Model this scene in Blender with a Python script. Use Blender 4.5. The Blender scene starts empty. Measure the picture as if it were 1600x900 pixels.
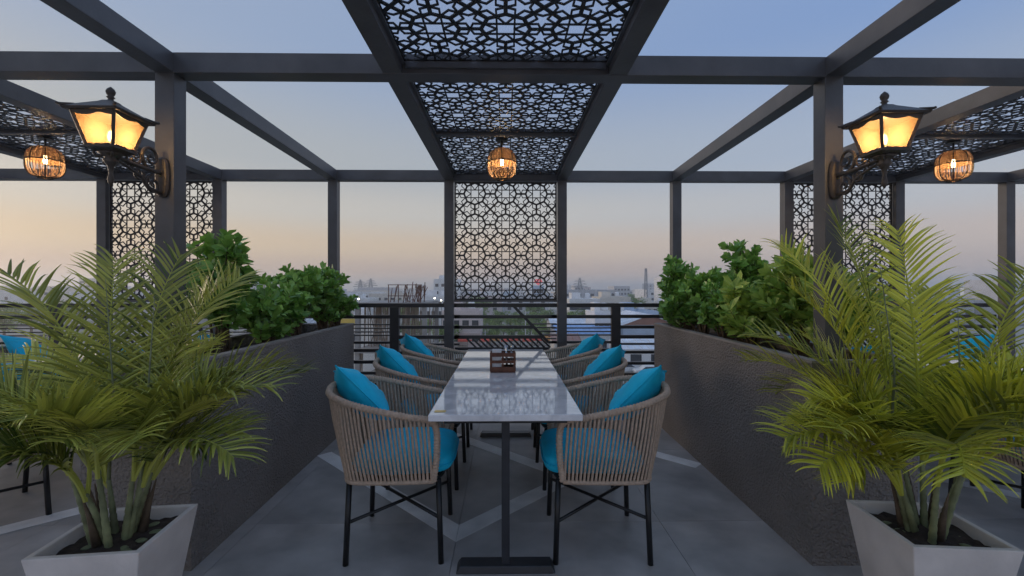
import bpy, bmesh, math, random
from mathutils import Vector, Matrix
from mathutils.geometry import delaunay_2d_cdt
R = math.radians
S = bpy.context.scene
C = S.collection
# ------------------------------------------------------------------ camera, sky, light
cd = bpy.data.cameras.new('camera'); cam = bpy.data.objects.new('camera', cd); C.objects.link(cam); S.camera = cam
cd.lens = 16.0; cd.sensor_width = 36; cd.clip_start = 0.05; cd.clip_end = 20000
cam.location = (0, 0, 1.4); cam.rotation_euler = (R(90), 0, R(-0.8))
SUN_AZ, SUN_EL = -68.0, 5.0            # degrees, left of the view axis
W = bpy.data.worlds.new('World'); S.world = W; W.use_nodes = True
def world():
    nt = W.node_tree; N = nt.nodes; L = nt.links
    bg = N['Background']; bg.inputs[1].default_value = 0.1
    sky = N.new('ShaderNodeTexSky'); sky.sky_type = 'NISHITA'; sky.sun_disc = False
    sky.sun_elevation = R(SUN_EL); sky.sun_rotation = R(SUN_AZ); sky.dust_density = 3.0; sky.ozone_density = 2.0
    tc = N.new('ShaderNodeTexCoord'); sp = N.new('ShaderNodeSeparateXYZ'); L.new(tc.outputs['Generated'], sp.inputs[0])
    def m(op, a, b=None, clamp=False):
        n = N.new('ShaderNodeMath'); n.operation = op; n.use_clamp = clamp
        for i, v in enumerate((a, b)):
            if v is None: continue
            if isinstance(v, (int, float)): n.inputs[i].default_value = v
            else: L.new(v, n.inputs[i])
        return n.outputs[0]
    # lift the sampling direction a little: the air near the horizon is thick with dust and shows the sky above it
    zc = m('ADD', m('MULTIPLY', m('MAXIMUM', sp.outputs[2], 0.0), 0.85), 0.14)
    cb = N.new('ShaderNodeCombineXYZ'); L.new(sp.outputs[0], cb.inputs[0]); L.new(sp.outputs[1], cb.inputs[1]); L.new(zc, cb.inputs[2])
    nv = N.new('ShaderNodeVectorMath'); nv.operation = 'NORMALIZE'; L.new(cb.outputs[0], nv.inputs[0]); L.new(nv.outputs[0], sky.inputs[0])
    gain = N.new('ShaderNodeMix'); gain.data_type = 'RGBA'; gain.blend_type = 'MULTIPLY'; gain.inputs[0].default_value = 1
    L.new(sky.outputs[0], gain.inputs[6]); gain.inputs[7].default_value = (.16, .16, .18, 1)
    # dusty dusk air: colour by elevation, warmer towards the sun's side
    el = m('MULTIPLY', m('ARCSINE', m('MAXIMUM', sp.outputs[2], 0.0)), 2/math.pi)
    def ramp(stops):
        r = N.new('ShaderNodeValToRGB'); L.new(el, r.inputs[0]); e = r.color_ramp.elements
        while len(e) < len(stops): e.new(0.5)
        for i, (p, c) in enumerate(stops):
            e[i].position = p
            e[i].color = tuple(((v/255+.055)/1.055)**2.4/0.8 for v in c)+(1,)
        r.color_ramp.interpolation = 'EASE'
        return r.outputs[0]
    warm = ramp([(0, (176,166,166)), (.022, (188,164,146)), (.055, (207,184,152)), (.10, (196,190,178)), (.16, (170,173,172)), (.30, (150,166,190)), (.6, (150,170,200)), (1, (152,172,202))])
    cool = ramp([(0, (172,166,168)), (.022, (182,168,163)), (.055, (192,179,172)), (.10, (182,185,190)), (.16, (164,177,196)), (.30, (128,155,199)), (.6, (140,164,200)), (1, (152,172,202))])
    dx = math.sin(R(SUN_AZ)); dy = math.cos(R(SUN_AZ))
    dot = m('ADD', m('MULTIPLY', sp.outputs[0], dx), m('MULTIPLY', sp.outputs[1], dy))
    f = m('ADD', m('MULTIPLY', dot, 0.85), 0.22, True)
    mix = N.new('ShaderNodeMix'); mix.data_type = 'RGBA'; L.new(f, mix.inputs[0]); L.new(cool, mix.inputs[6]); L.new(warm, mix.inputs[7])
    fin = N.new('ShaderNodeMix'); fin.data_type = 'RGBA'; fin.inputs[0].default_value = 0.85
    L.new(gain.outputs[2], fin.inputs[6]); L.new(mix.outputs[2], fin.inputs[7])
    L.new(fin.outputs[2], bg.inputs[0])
world()
sd = bpy.data.lights.new('sun', 'SUN'); sd.energy = 0.13; sd.angle = R(22); sd.color = (1.0, .78, .58)
sun = bpy.data.objects.new('sun', sd); C.objects.link(sun)
sv = Vector((math.sin(R(SUN_AZ))*math.cos(R(SUN_EL)), math.cos(R(SUN_AZ))*math.cos(R(SUN_EL)), math.sin(R(SUN_EL))))
sun.rotation_euler = sv.to_track_quat('Z', 'Y').to_euler()
vs = S.view_settings; vs.view_transform = 'Standard'; vs.look = 'None'; vs.gamma = 1; vs.use_curve_mapping = False
vs.exposure = 3.2
S.cycles.use_denoising = True
try: S.cycles.denoiser = 'OPENIMAGEDENOISE'
except Exception: pass
S.cycles.max_bounces = 8; S.cycles.transparent_max_bounces = 24; S.cycles.volume_bounces = 1
S.cycles.sample_clamp_indirect = 4.0

# ------------------------------------------------------------------ materials
def mat(name, col, rough=.5, metal=0, noise=None, bump=None, spec=None, coat=0, var=None):
    """noise=(scale, amount) varies the colour; bump=(scale, strength, detail)"""
    m = bpy.data.materials.new(name); m.use_nodes = True
    nt = m.node_tree; N = nt.nodes; L = nt.links; b = N['Principled BSDF']
    b.inputs['Base Color'].default_value = (*col, 1); b.inputs['Roughness'].default_value = rough; b.inputs['Metallic'].default_value = metal
    if spec is not None: b.inputs['Specular IOR Level'].default_value = spec
    if coat: b.inputs['Coat Weight'].default_value = coat; b.inputs['Coat Roughness'].default_value = .05
    tc = N.new('ShaderNodeTexCoord')
    if noise:
        t = N.new('ShaderNodeTexNoise'); t.inputs['Scale'].default_value = noise[0]; t.inputs['Detail'].default_value = 6
        L.new(tc.outputs['Object'], t.inputs['Vector'])
        r = N.new('ShaderNodeMapRange'); r.inputs[1].default_value = .3; r.inputs[2].default_value = .7
        r.inputs[3].default_value = 1-noise[1]; r.inputs[4].default_value = 1+noise[1]; L.new(t.outputs[0], r.inputs[0])
        x = N.new('ShaderNodeMix'); x.data_type = 'RGBA'; x.blend_type = 'MULTIPLY'; x.inputs[0].default_value = 1
        x.inputs[6].default_value = (*col, 1); L.new(r.outputs[0], x.inputs[7]); L.new(x.outputs[2], b.inputs['Base Color'])
        r2 = N.new('ShaderNodeMapRange'); r2.inputs[3].default_value = max(0, rough-.08); r2.inputs[4].default_value = min(1, rough+.08)
        L.new(t.outputs[0], r2.inputs[0]); L.new(r2.outputs[0], b.inputs['Roughness'])
    if bump:
        t = N.new('ShaderNodeTexNoise'); t.inputs['Scale'].default_value = bump[0]; t.inputs['Detail'].default_value = bump[2] if len(bump) > 2 else 3
        L.new(tc.outputs['Object'], t.inputs['Vector'])
        bp = N.new('ShaderNodeBump'); bp.inputs['Strength'].default_value = bump[1]; bp.inputs['Distance'].default_value = .012
        L.new(t.outputs[0], bp.inputs['Height']); L.new(bp.outputs[0], b.inputs['Normal'])
    return m
def emis(name, col, s):
    m = bpy.data.materials.new(name); m.use_nodes = True; b = m.node_tree.nodes['Principled BSDF']
    b.inputs['Base Color'].default_value = (*col, 1); b.inputs['Emission Color'].default_value = (*col, 1); b.inputs['Emission Strength'].default_value = s
    return m
def leafmat(name, c1, c2, rough=.4, trans=.25, tip=None):
    """leaf: colour varies leaf by leaf (attribute 'v'), some light passes through"""
    m = bpy.data.materials.new(name); m.use_nodes = True
    nt = m.node_tree; N = nt.nodes; L = nt.links; b = N['Principled BSDF']; b.inputs['Roughness'].default_value = rough
    a = N.new('ShaderNodeAttribute'); a.attribute_name = 'v'
    r = N.new('ShaderNodeValToRGB'); e = r.color_ramp.elements; e[0].color = (*c1, 1); e[1].color = (*c2, 1)
    if tip: n = e.new(.93); n.color = (*c2, 1); e[2].color = (*tip, 1)
    L.new(a.outputs['Fac'], r.inputs[0]); L.new(r.outputs[0], b.inputs['Base Color'])
    t = N.new('ShaderNodeBsdfTranslucent'); L.new(r.outputs[0], t.inputs[0])
    x = N.new('ShaderNodeMixShader'); x.inputs[0].default_value = trans
    L.new(b.outputs[0], x.inputs[1]); L.new(t.outputs[0], x.inputs[2]); L.new(x.outputs[0], N['Material Output'].inputs[0])
    return m
M = {}
M['metal'] = mat('dark_metal', (.088,.086,.092), .40, 0, (6, .22), (55, .08))
M['rail'] = mat('rail_metal', (.035,.034,.037), .40, 0, (8, .2))
M['lattice'] = mat('lattice_metal', (.022,.021,.022), .5)
M['leg'] = mat('chair_metal', (.012,.012,.013), .38)
M['tleg'] = mat('table_metal', (.03,.031,.036), .4, 0, (9, .25))
M['iron'] = mat('cast_iron', (.065,.052,.044), .38, .3, (30, .3), (120, .25))
M['stucco'] = mat('planter_stucco', (.25,.222,.205), .75, 0, (2.2, .16), (70, 1.0, 3))
def roughcast(m):
    """coarse thrown render: blobs of mortar as relief, grime in large soft patches"""
    nt = m.node_tree; N = nt.nodes; L = nt.links; b = N['Principled BSDF']; tc = N.new('ShaderNodeTexCoord')
    vo = N.new('ShaderNodeTexVoronoi'); vo.inputs['Scale'].default_value = 85; vo.feature = 'SMOOTH_F1'; L.new(tc.outputs['Object'], vo.inputs['Vector'])
    no = N.new('ShaderNodeTexNoise'); no.inputs['Scale'].default_value = 45; no.inputs['Detail'].default_value = 5; L.new(tc.outputs['Object'], no.inputs['Vector'])
    ad = N.new('ShaderNodeMath'); ad.operation = 'ADD'; L.new(vo.outputs['Distance'], ad.inputs[0]); L.new(no.outputs[0], ad.inputs[1])
    bp = N.new('ShaderNodeBump'); bp.inputs['Strength'].default_value = 1.0; bp.inputs['Distance'].default_value = .016; L.new(ad.outputs[0], bp.inputs['Height']); L.new(bp.outputs[0], b.inputs['Normal'])
roughcast(M['stucco'])
M['stucco_rim'] = mat('planter_rim', (.34,.31,.29), .75, 0, (9, .15), (95, .5, 4))
M['soil'] = mat('soil', (.045,.030,.022), .95, 0, (30, .5), (40, 1.0, 8))
M['pot'] = mat('pot_concrete', (.74,.67,.62), .7, 0, (5, .14), (60, .2, 6))
M['rope'] = mat('rope', (.58,.43,.32), .8, 0, (60, .18), (260, .6))
M['teal'] = mat('teal_fabric', (.002,.56,.84), .7, 0, (7, .12), (9, .9, 5))
M['grout'] = mat('floor_base', (.20,.19,.19), .8)
M['tile'] = mat('floor_tile', (.43,.395,.375), .5, 0, (2.6, .34), (30, .06, 6))
M['inlay'] = mat('floor_inlay', (.86,.82,.79), .55, 0, (4, .22), (30, .05, 6))
M['wood'] = mat('caddy_wood', (.13,.045,.022), .5, 0, (25, .4))
M['steel'] = mat('cutlery_steel', (.7,.7,.72), .15, 1)
M['napkin'] = mat('napkin', (.75,.75,.76), .8)
M['brass'] = mat('brass', (.75,.55,.2), .3, .9)
M['rattan'] = mat('rattan', (.36,.21,.10), .6)
M['bulb'] = emis('bulb', (1, .74, .40), 3)
M['bark'] = mat('bark', (.12,.085,.055), .9, 0, (20, .4), (40, .6))
M['cane'] = mat('palm_cane', (.20,.22,.11), .6, 0, (14, .5))
M['palm'] = leafmat('palm_leaf', (.035,.075,.012), (.74,.74,.14), .30, .16, (.42,.25,.09))
M['palmy'] = leafmat('palm_leaf_bright', (.05,.10,.012), (.86,.84,.09), .30, .18, (.46,.28,.08))
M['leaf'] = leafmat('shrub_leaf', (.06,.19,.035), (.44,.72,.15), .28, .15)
M['leafy'] = leafmat('shrub_leaf_variegated', (.09,.25,.04), (.66,.80,.17), .32, .2)
M['tree'] = leafmat('tree_leaf', (.07,.14,.025), (.32,.46,.09), .6, .2)
def per_piece(m, amt):
    nt = m.node_tree; N = nt.nodes; L = nt.links; b = N['Principled BSDF']; src = b.inputs['Base Color'].links[0].from_socket
    oi = N.new('ShaderNodeObjectInfo'); r = N.new('ShaderNodeMapRange'); r.inputs[3].default_value = 1-amt; r.inputs[4].default_value = 1+amt; L.new(oi.outputs['Random'], r.inputs[0])
    x = N.new('ShaderNodeMix'); x.data_type = 'RGBA'; x.blend_type = 'MULTIPLY'; x.inputs[0].default_value = 1; L.new(src, x.inputs[6]); L.new(r.outputs[0], x.inputs[7]); L.new(x.outputs[2], b.inputs['Base Color'])
per_piece(M['tile'], .06); per_piece(M['inlay'], .08)
def marble():
    m = mat('marble', (.66,.66,.69), .06, coat=.6); nt = m.node_tree; N = nt.nodes; L = nt.links; b = N['Principled BSDF']
    tc = N.new('ShaderNodeTexCoord'); t = N.new('ShaderNodeTexNoise'); t.inputs['Scale'].default_value = 5; t.inputs['Detail'].default_value = 10; t.inputs['Distortion'].default_value = 1.6
    L.new(tc.outputs['Object'], t.inputs[0]); r = N.new('ShaderNodeValToRGB'); e = r.color_ramp.elements
    e[0].position = .36; e[0].color = (.70,.69,.70,1); e[1].position = .56; e[1].color = (.92,.90,.90,1)
    L.new(t.outputs[0], r.inputs[0]); L.new(r.outputs[0], b.inputs['Base Color']); return m
M['marble'] = marble()
def pane():
    m = bpy.data.materials.new('amber_glass'); m.use_nodes = True; nt = m.node_tree; N = nt.nodes; L = nt.links
    N.remove(N['Principled BSDF']); t = N.new('ShaderNodeBsdfTranslucent'); t.inputs[0].default_value = (.043,.0255,.0118,1)
    p = N.new('ShaderNodeBsdfTransparent'); p.inputs[0].default_value = (1,.88,.65,1)
    x = N.new('ShaderNodeMixShader'); x.inputs[0].default_value = .16; L.new(t.outputs[0], x.inputs[1]); L.new(p.outputs[0], x.inputs[2])
    L.new(x.outputs[0], N['Material Output'].inputs[0]); return m
M['pane'] = pane()
def sheet():
    m = bpy.data.materials.new('roof_sheet'); m.use_nodes = True; nt = m.node_tree; N = nt.nodes; L = nt.links
    N.remove(N['Principled BSDF']); t = N.new('ShaderNodeBsdfTranslucent'); t.inputs[0].default_value = (.85,.86,.9,1)
    p = N.new('ShaderNodeBsdfTransparent'); p.inputs[0].default_value = (.93,.94,.96,1)
    tc = N.new('ShaderNodeTexCoord'); w = N.new('ShaderNodeTexWave'); w.inputs['Scale'].default_value = 22; w.bands_direction = 'X'
    L.new(tc.outputs['Object'], w.inputs[0]); r = N.new('ShaderNodeMapRange'); r.inputs[3].default_value = .92; r.inputs[4].default_value = .55; L.new(w.outputs[1], r.inputs[0])
    x = N.new('ShaderNodeMixShader'); L.new(r.outputs[0], x.inputs[0]); L.new(t.outputs[0], x.inputs[1]); L.new(p.outputs[0], x.inputs[2])
    L.new(x.outputs[0], N['Material Output'].inputs[0]); return m
M['sheet'] = sheet()

# ------------------------------------------------------------------ mesh helpers
class MB:
    def __init__(s): s.v = []; s.f = []; s.a = []
    def add(s, vs, fs, a=0.5):
        o = len(s.v); s.v += [tuple(v) for v in vs]; s.f += [tuple(i+o for i in f) for f in fs]; s.a += [a]*len(vs); return s
    def box(s, x0, x1, y0, y1, z0, z1, mtx=None, a=.5):
        vs = [Vector(p) for p in ((x0,y0,z0),(x1,y0,z0),(x1,y1,z0),(x0,y1,z0),(x0,y0,z1),(x1,y0,z1),(x1,y1,z1),(x0,y1,z1))]
        if mtx: vs = [mtx @ v for v in vs]
        return s.add(vs, [(3,2,1,0),(4,5,6,7),(0,1,5,4),(1,2,6,5),(2,3,7,6),(3,0,4,7)], a)
    def bar(s, p, q, w, h=None, up=(0,0,1)):
        p = Vector(p); q = Vector(q); d = (q-p); l = d.length; d.normalize(); u = Vector(up)
        if abs(d.dot(u)) > .98: u = Vector((0,1,0))
        x = d.cross(u).normalized(); z = x.cross(d); h = h or w
        m = Matrix((( x.x,d.x,z.x,p.x),(x.y,d.y,z.y,p.y),(x.z,d.z,z.z,p.z),(0,0,0,1)))
        return s.box(-w/2, w/2, 0, l, -h/2, h/2, m)
    def tube(s, pts, r, n=6, cap=True, a=.5):
        pts = [Vector(p) for p in pts]; k = len(pts); rr = r if callable(r) else (lambda t: r)
        vs = []; nrm = None
        for i, p in enumerate(pts):
            d = (pts[min(i+1,k-1)]-pts[max(i-1,0)]).normalized()
            if nrm is None:
                nrm = d.cross(Vector((0,0,1)) if abs(d.z) < .95 else Vector((1,0,0))).normalized()
            else:
                nrm = (nrm-d*nrm.dot(d)).normalized()
            b = d.cross(nrm); R_ = rr(i/(k-1))
            for j in range(n):
                t = 2*math.pi*j/n; vs.append(p+(nrm*math.cos(t)+b*math.sin(t))*R_)
        fs = [(i*n+j, i*n+(j+1)%n, (i+1)*n+(j+1)%n, (i+1)*n+j) for i in range(k-1) for j in range(n)]
        if cap: fs += [tuple(reversed(range(n))), tuple((k-1)*n+j for j in range(n))]
        return s.add(vs, fs, a)
    def lathe(s, prof, n=16, c=(0,0,0), rot=0):
        vs = []; k = len(prof)
        for r, z in prof:
            for j in range(n):
                t = 2*math.pi*j/n+rot; vs.append((c[0]+r*math.cos(t), c[1]+r*math.sin(t), c[2]+z))
        fs = [(i*n+j, i*n+(j+1)%n, (i+1)*n+(j+1)%n, (i+1)*n+j) for i in range(k-1) for j in range(n)]
        fs += [tuple(reversed(range(n))), tuple((k-1)*n+j for j in range(n))]
        return s.add(vs, fs)
    def mesh(s, name, m, smooth=False, attr=False):
        me = bpy.data.meshes.new(name); me.from_pydata(s.v, [], s.f); me.materials.append(m)
        if smooth: me.polygons.foreach_set('use_smooth', [True]*len(me.polygons))
        if attr: at = me.attributes.new('v', 'FLOAT', 'POINT'); at.data.foreach_set('value', s.a)
        me.update(); return me
    def build(s, name, m, parent=None, smooth=False, bevel=0, attr=False):
        o = link(name, s.mesh(name, m, smooth, attr), parent)
        if bevel:
            b = o.modifiers.new('bevel', 'BEVEL'); b.width = bevel; b.segments = 2; b.limit_method = 'ANGLE'; b.angle_limit = R(50)
        return o
def link(name, me, parent=None):
    o = bpy.data.objects.new(name, me); C.objects.link(o); o.parent = parent; return o
def tag(o, label=None, cat=None, group=None, kind=None):
    if label: o['label'] = label
    if cat: o['category'] = cat
    if group: o['group'] = group
    if kind: o['kind'] = kind
    return o
def thing(name, label, cat, loc=(0,0,0), rz=0, group=None):
    o = bpy.data.objects.new(name, None); C.objects.link(o); o.location = loc; o.rotation_euler.z = rz; o.empty_display_size = .1
    return tag(o, label, cat, group)
def copy_tree(o, parent=None):
    c = o.copy(); C.objects.link(c); c.parent = parent
    for ch in list(o.children): copy_tree(ch, c)
    return c
def smooth_path(pts, n):
    """Catmull-Rom through pts, n samples per span"""
    P = [Vector(p) for p in pts]; P = [P[0]*2-P[1]]+P+[P[-1]*2-P[-2]]; out = []
    for i in range(1, len(P)-2):
        for k in range(n):
            t = k/n; a, b, c, d = P[i-1:i+3]
            out.append(.5*((2*b)+(c-a)*t+(2*a-5*b+4*c-d)*t*t+(3*b-a-3*c+d)*t**3))
    out.append(P[-2]); return out

# ------------------------------------------------------------------ terrace floor
ZG = -11.0
tag(MB().box(-9.5, 9.5, -4, 5.12, ZG, -.035).build('terrace_slab', M['grout']), kind='structure')
floor = tag(MB().box(-9.4, 9.4, -3.9, 5.1, -.033, -.012).build('floor', M['grout']), kind='structure')
tmesh = MB().box(.0012, 1.1988, .0012, 1.1988, -.0115, 0).mesh('tile', M['tile'])
for i in range(-8, 8):
    for j in range(-5, 3):
        x, y = -.275+1.2*i, 2.72+1.2*j
        if y+1.2 > 5.2 and y > 5: continue
        if x < -9.2 or x > 8: continue
        sy = min(1, (5.1-y)/1.2)
        t = link('tile', tmesh, floor); t.location = (x, y, random.Random(i*9+j).uniform(-.0006,.0006)); t.scale = (1, sy, 1)
def strip(line, w=.125):
    """inlaid band along a polyline, mitred at the corners; one piece for each leg"""
    Pn = [Vector((*p, 0)) for p in line]; off = []
    for k, p in enumerate(Pn):
        d0 = (p-Pn[k-1]).normalized() if k else (Pn[1]-p).normalized(); d1 = (Pn[k+1]-p).normalized() if k < len(Pn)-1 else d0
        n0 = Vector((-d0.y, d0.x, 0)); n1 = Vector((-d1.y, d1.x, 0)); b = (n0+n1).normalized(); off.append(b*(w/2/b.dot(n0)))
    for k in range(len(Pn)-1):
        g = (Pn[k+1]-Pn[k]).normalized()*.0012
        a = [Pn[k]-off[k]+g, Pn[k+1]-off[k+1]-g, Pn[k+1]+off[k+1]-g, Pn[k]+off[k]+g]
        MB().add([v+Vector((0,0,.0008)) for v in a]+[v+Vector((0,0,.0028)) for v in a], [(3,2,1,0),(4,5,6,7),(0,1,5,4),(1,2,6,5),(2,3,7,6),(3,0,4,7)]).build('inlay_strip', M['inlay'], floor)
strip([(-1.53, 3.86), (-.275, 2.60), (.48, 3.36), (-.78, 4.62)])
strip([(.62, 4.46), (1.52, 3.56)])
for sx in (-1, 1): strip([(sx*3.6-.8, 3.68), (sx*3.6+.45, 2.43), (sx*3.6+1.5, 3.48)])

# ------------------------------------------------------------------ lattice
P = .328
def lattice(w, hgt, cx, cy, th, name):
    """cut metal sheet w x hgt; a wheel is centred on (cx, cy)"""
    segs = []; TK, TN = .0185, .0090
    r = .35; q = r*math.sqrt(.5); oc = [Vector((r*math.cos(k*math.pi/4), r*math.sin(k*math.pi/4))) for k in range(8)]
    def star(pv):
        k = len(pv); ms = [(pv[i]+pv[(i+1) % k])/2 for i in range(k)]; cen = sum(pv, Vector((0,0)))/k
        for i in range(k):
            e1 = (pv[(i+1) % k]-pv[i]).normalized(); e2 = (pv[(i+2) % k]-pv[(i+1) % k]).normalized()
            def ray(e, sgn, m):
                n = Vector((-e.y, e.x)); n = n if n.dot(cen-m) > 0 else -n
                return e*sgn*math.cos(R(69))+n*math.sin(R(69))
            d1 = ray(e1, 1, ms[i]); d2 = ray(e2, -1, ms[(i+1) % k]); dm = ms[(i+1) % k]-ms[i]
            den = d1.x*d2.y-d1.y*d2.x; t = (dm.x*d2.y-dm.y*d2.x)/den; c = ms[i]+d1*t
            yield ms[i], c; yield c, ms[(i+1) % k]
    cell = []
    for k in range(8): cell.append((oc[k], oc[(k+1) % 8], TK))
    V = Vector
    cell += [(V((r,0)), V((1-r,0)), TK), (V((0,r)), V((0,1-r)), TK)]
    for sx in (-1,1):
        for sy in (-1,1): cell.append((V((sx*q,sy*q)), V((sx*.5,sy*.5)), TK))
    c = .124; e = .299
    for s in (-1,1): cell += [(V((-e,s*c)), V((e,s*c)), TN), (V((s*c,-e)), V((s*c,e)), TN)]
    for s in (-1,1):
        for t in (-1,1): cell += [(V((s*c,0)), V((s*e,t*c)), TN), (V((0,s*c)), V((t*c,s*e)), TN)]
    for s in (-1,1):
        for a, b in star([V((r,0)), V((1-r,0)), V((1-q,s*q)), V((.5,s*.5)), V((q,s*q))]): cell.append((a,b,TN))
        for a, b in star([V((0,r)), V((0,1-r)), V((s*q,1-q)), V((s*.5,.5)), V((s*q,q))]): cell.append((a,b,TN))
    polys = []
    def clip(poly):
        for ax, lim, sg in ((0,0,1),(0,w,-1),(1,0,1),(1,hgt,-1)):
            out = []
            for i in range(len(poly)):
                a, b = poly[i], poly[(i+1) % len(poly)]; da = (a[ax]-lim)*sg; db = (b[ax]-lim)*sg
                if da >= 0: out.append(a)
                if (da >= 0) != (db >= 0): out.append(a+(b-a)*(da/(da-db)))
            poly = out
            if len(poly) < 3: return None
        return poly
    for i in range(-int(cx/P)-2, int((w-cx)/P)+3):
        for j in range(-int(cy/P)-2, int((hgt-cy)/P)+3):
            o = V((cx+i*P, cy+j*P))
            for a, b, t in cell:
                a2 = o+a*P; b2 = o+b*P; d = (b2-a2).normalized(); n = V((-d.y,d.x))*t/2; d = d*t*.35
                pl = clip([a2-n-d, b2-n+d, b2+n+d, a2+n-d])
                if pl: polys.append(pl)
    bw = .016
    for x0,x1,y0,y1 in ((0,w,0,bw),(0,w,hgt-bw,hgt),(0,bw,0,hgt),(w-bw,w,0,hgt)): polys.append([V((x0,y0)),V((x1,y0)),V((x1,y1)),V((x0,y1))])
    vs = []; fs = []
    for pl in polys: fs.append(list(range(len(vs), len(vs)+len(pl)))); vs += pl
    ov, oe, of, _, _, src = delaunay_2d_cdt(vs, [], fs, 1, 1e-5)
    of = [f for f, q_ in zip(of, src) if q_]           # keep only triangles that lie inside a bar
    k = len(ov); V3 = [(p.x,p.y,-th/2) for p in ov]+[(p.x,p.y,th/2) for p in ov]; F = []; cnt = {}
    for f in of:
        f = tuple(f); F.append(tuple(reversed(f))); F.append(tuple(i+k for i in f))
        for i in range(len(f)): cnt[(f[i], f[(i+1) % len(f)])] = 1
    for a, b in list(cnt):
        if (b, a) not in cnt: F.append((a, b, b+k, a+k))
    return MB().add(V3, F).mesh(name, M['lattice'])
L_wall = lattice(1.09, 1.255, .545, 1.255-.38*P, .006, 'wall_lattice')
L_far = lattice(1.09, .97, .545, .30, .006, 'roof_lattice')
L_far2 = lattice(1.09, 1.24, .545, .30, .006, 'roof_lattice')
L_near = lattice(1.09, 2.9, .545, .30, .006, 'roof_lattice')

# ------------------------------------------------------------------ pergola
ZB0, ZB1 = 2.535, 2.642
YF, YB = 2.42, 4.80
perg = thing('pergola', 'dark grey steel pergola with cut-metal lattice panels over the terrace', 'pergola', (0, YF, 0))
def part(mb, name, m, bevel=.003):
    o = mb.build(name, m, perg, bevel=bevel); o.location = (0, -YF, 0); return o
def xfront(x): return x if x != 1.82 else 1.768
cols_x = [-5.42, -4.22, -3.02, -1.82, -.6, .6, 1.82, 3.02, 4.22, 5.42]
for x in cols_x:
    part(MB().box(x-.048, x+.048, YB+.004, YB+.096, 0, ZB0+.01), 'post', M['metal'])
for x in (-5.42, -1.80, 1.768, 5.42):
    part(MB().box(x-.05, x+.05, YF+.004, YF+.1, 0.0, ZB0+.01), 'post', M['metal'])
    part(MB().box(x-.075, x+.075, YF-.02, YF+.124, .98, .99), 'base_plate', M['metal'])
part(MB().box(-7.5, 7.5, YF, YF+.104, ZB0, ZB1), 'beam', M['metal'])
part(MB().box(-7.5, 7.5, YB, YB+.1, ZB0, ZB1), 'beam', M['metal'])
for x in cols_x:
    canopy = abs(abs(x) % 3.6-.6) < .05 or abs(abs(x)-3.02) < .05 or abs(abs(x)-4.22) < .05
    y0 = -1.2 if canopy else 1.74
    w = .05
    xa = xfront(x) if x > 0 else (-1.80 if x == -1.82 else x)
    a = xa-(x-xa)*(YF-y0)/(YB-YF)
    mb = MB(); z0, z1 = ZB0+.003, ZB1-.003
    mb.add([(a-w,y0,z0),(a+w,y0,z0),(x+w,YB+.02,z0),(x-w,YB+.02,z0),(a-w,y0,z1),(a+w,y0,z1),(x+w,YB+.02,z1),(x-w,YB+.02,z1)],
           [(3,2,1,0),(4,5,6,7),(0,1,5,4),(1,2,6,5),(2,3,7,6),(3,0,4,7)])
    part(mb, 'beam', M['metal'])
    if not canopy:   # welded plate closing the open tube end
        part(MB().box(a-.047, a+.047, y0-.004, y0-.0005, z0+.003, z1-.003), 'end_cap', M['metal'], 0)
for bx in (-3.62, 0, 3.62):
    for me, y0, ln in ((L_near, YF-2.9-.01, 2.9), (L_far, YF+.114, .97), (L_far2, YF+.114+.97+.05, 1.24)):
        o = link('roof_lattice', me, perg); o.location = (bx-.545, y0-YF, 2.598)
    part(MB().box(bx-.548, bx+.548, YF+.114+.972, YF+.114+.97+.048, 2.575, 2.63), 'cross_bar', M['metal'])
    for s in (-1, 1):   # angle carrying the sheets
        part(MB().box(bx+s*.545-.012, bx+s*.545+.012, YF+.106, YB-.002, 2.580, 2.592), 'angle_bar', M['metal'], 0)
        part(MB().box(bx+s*.545-.012, bx+s*.545+.012, YF-2.9, YF-.002, 2.580, 2.592), 'angle_bar', M['metal'], 0)
    part(MB().box(bx-.53, bx+.53, YF-.022, YF-.002, 2.560, 2.594), 'angle_bar', M['metal'], 0)
    o = part(MB().box(bx-.6, bx+.6, YF-2.9, YB+.05, 2.650, 2.656), 'roof_sheet', M['sheet'], 0)
    o = link('wall_lattice', L_wall, perg); o.rotation_euler.x = R(90); o.location = (bx-.545, YB+.05-YF, 1.272)
    part(MB().box(bx-.548, bx+.548, YB+.035, YB+.065, 1.252, 1.272), 'sill_bar', M['metal'], 0)

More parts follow.
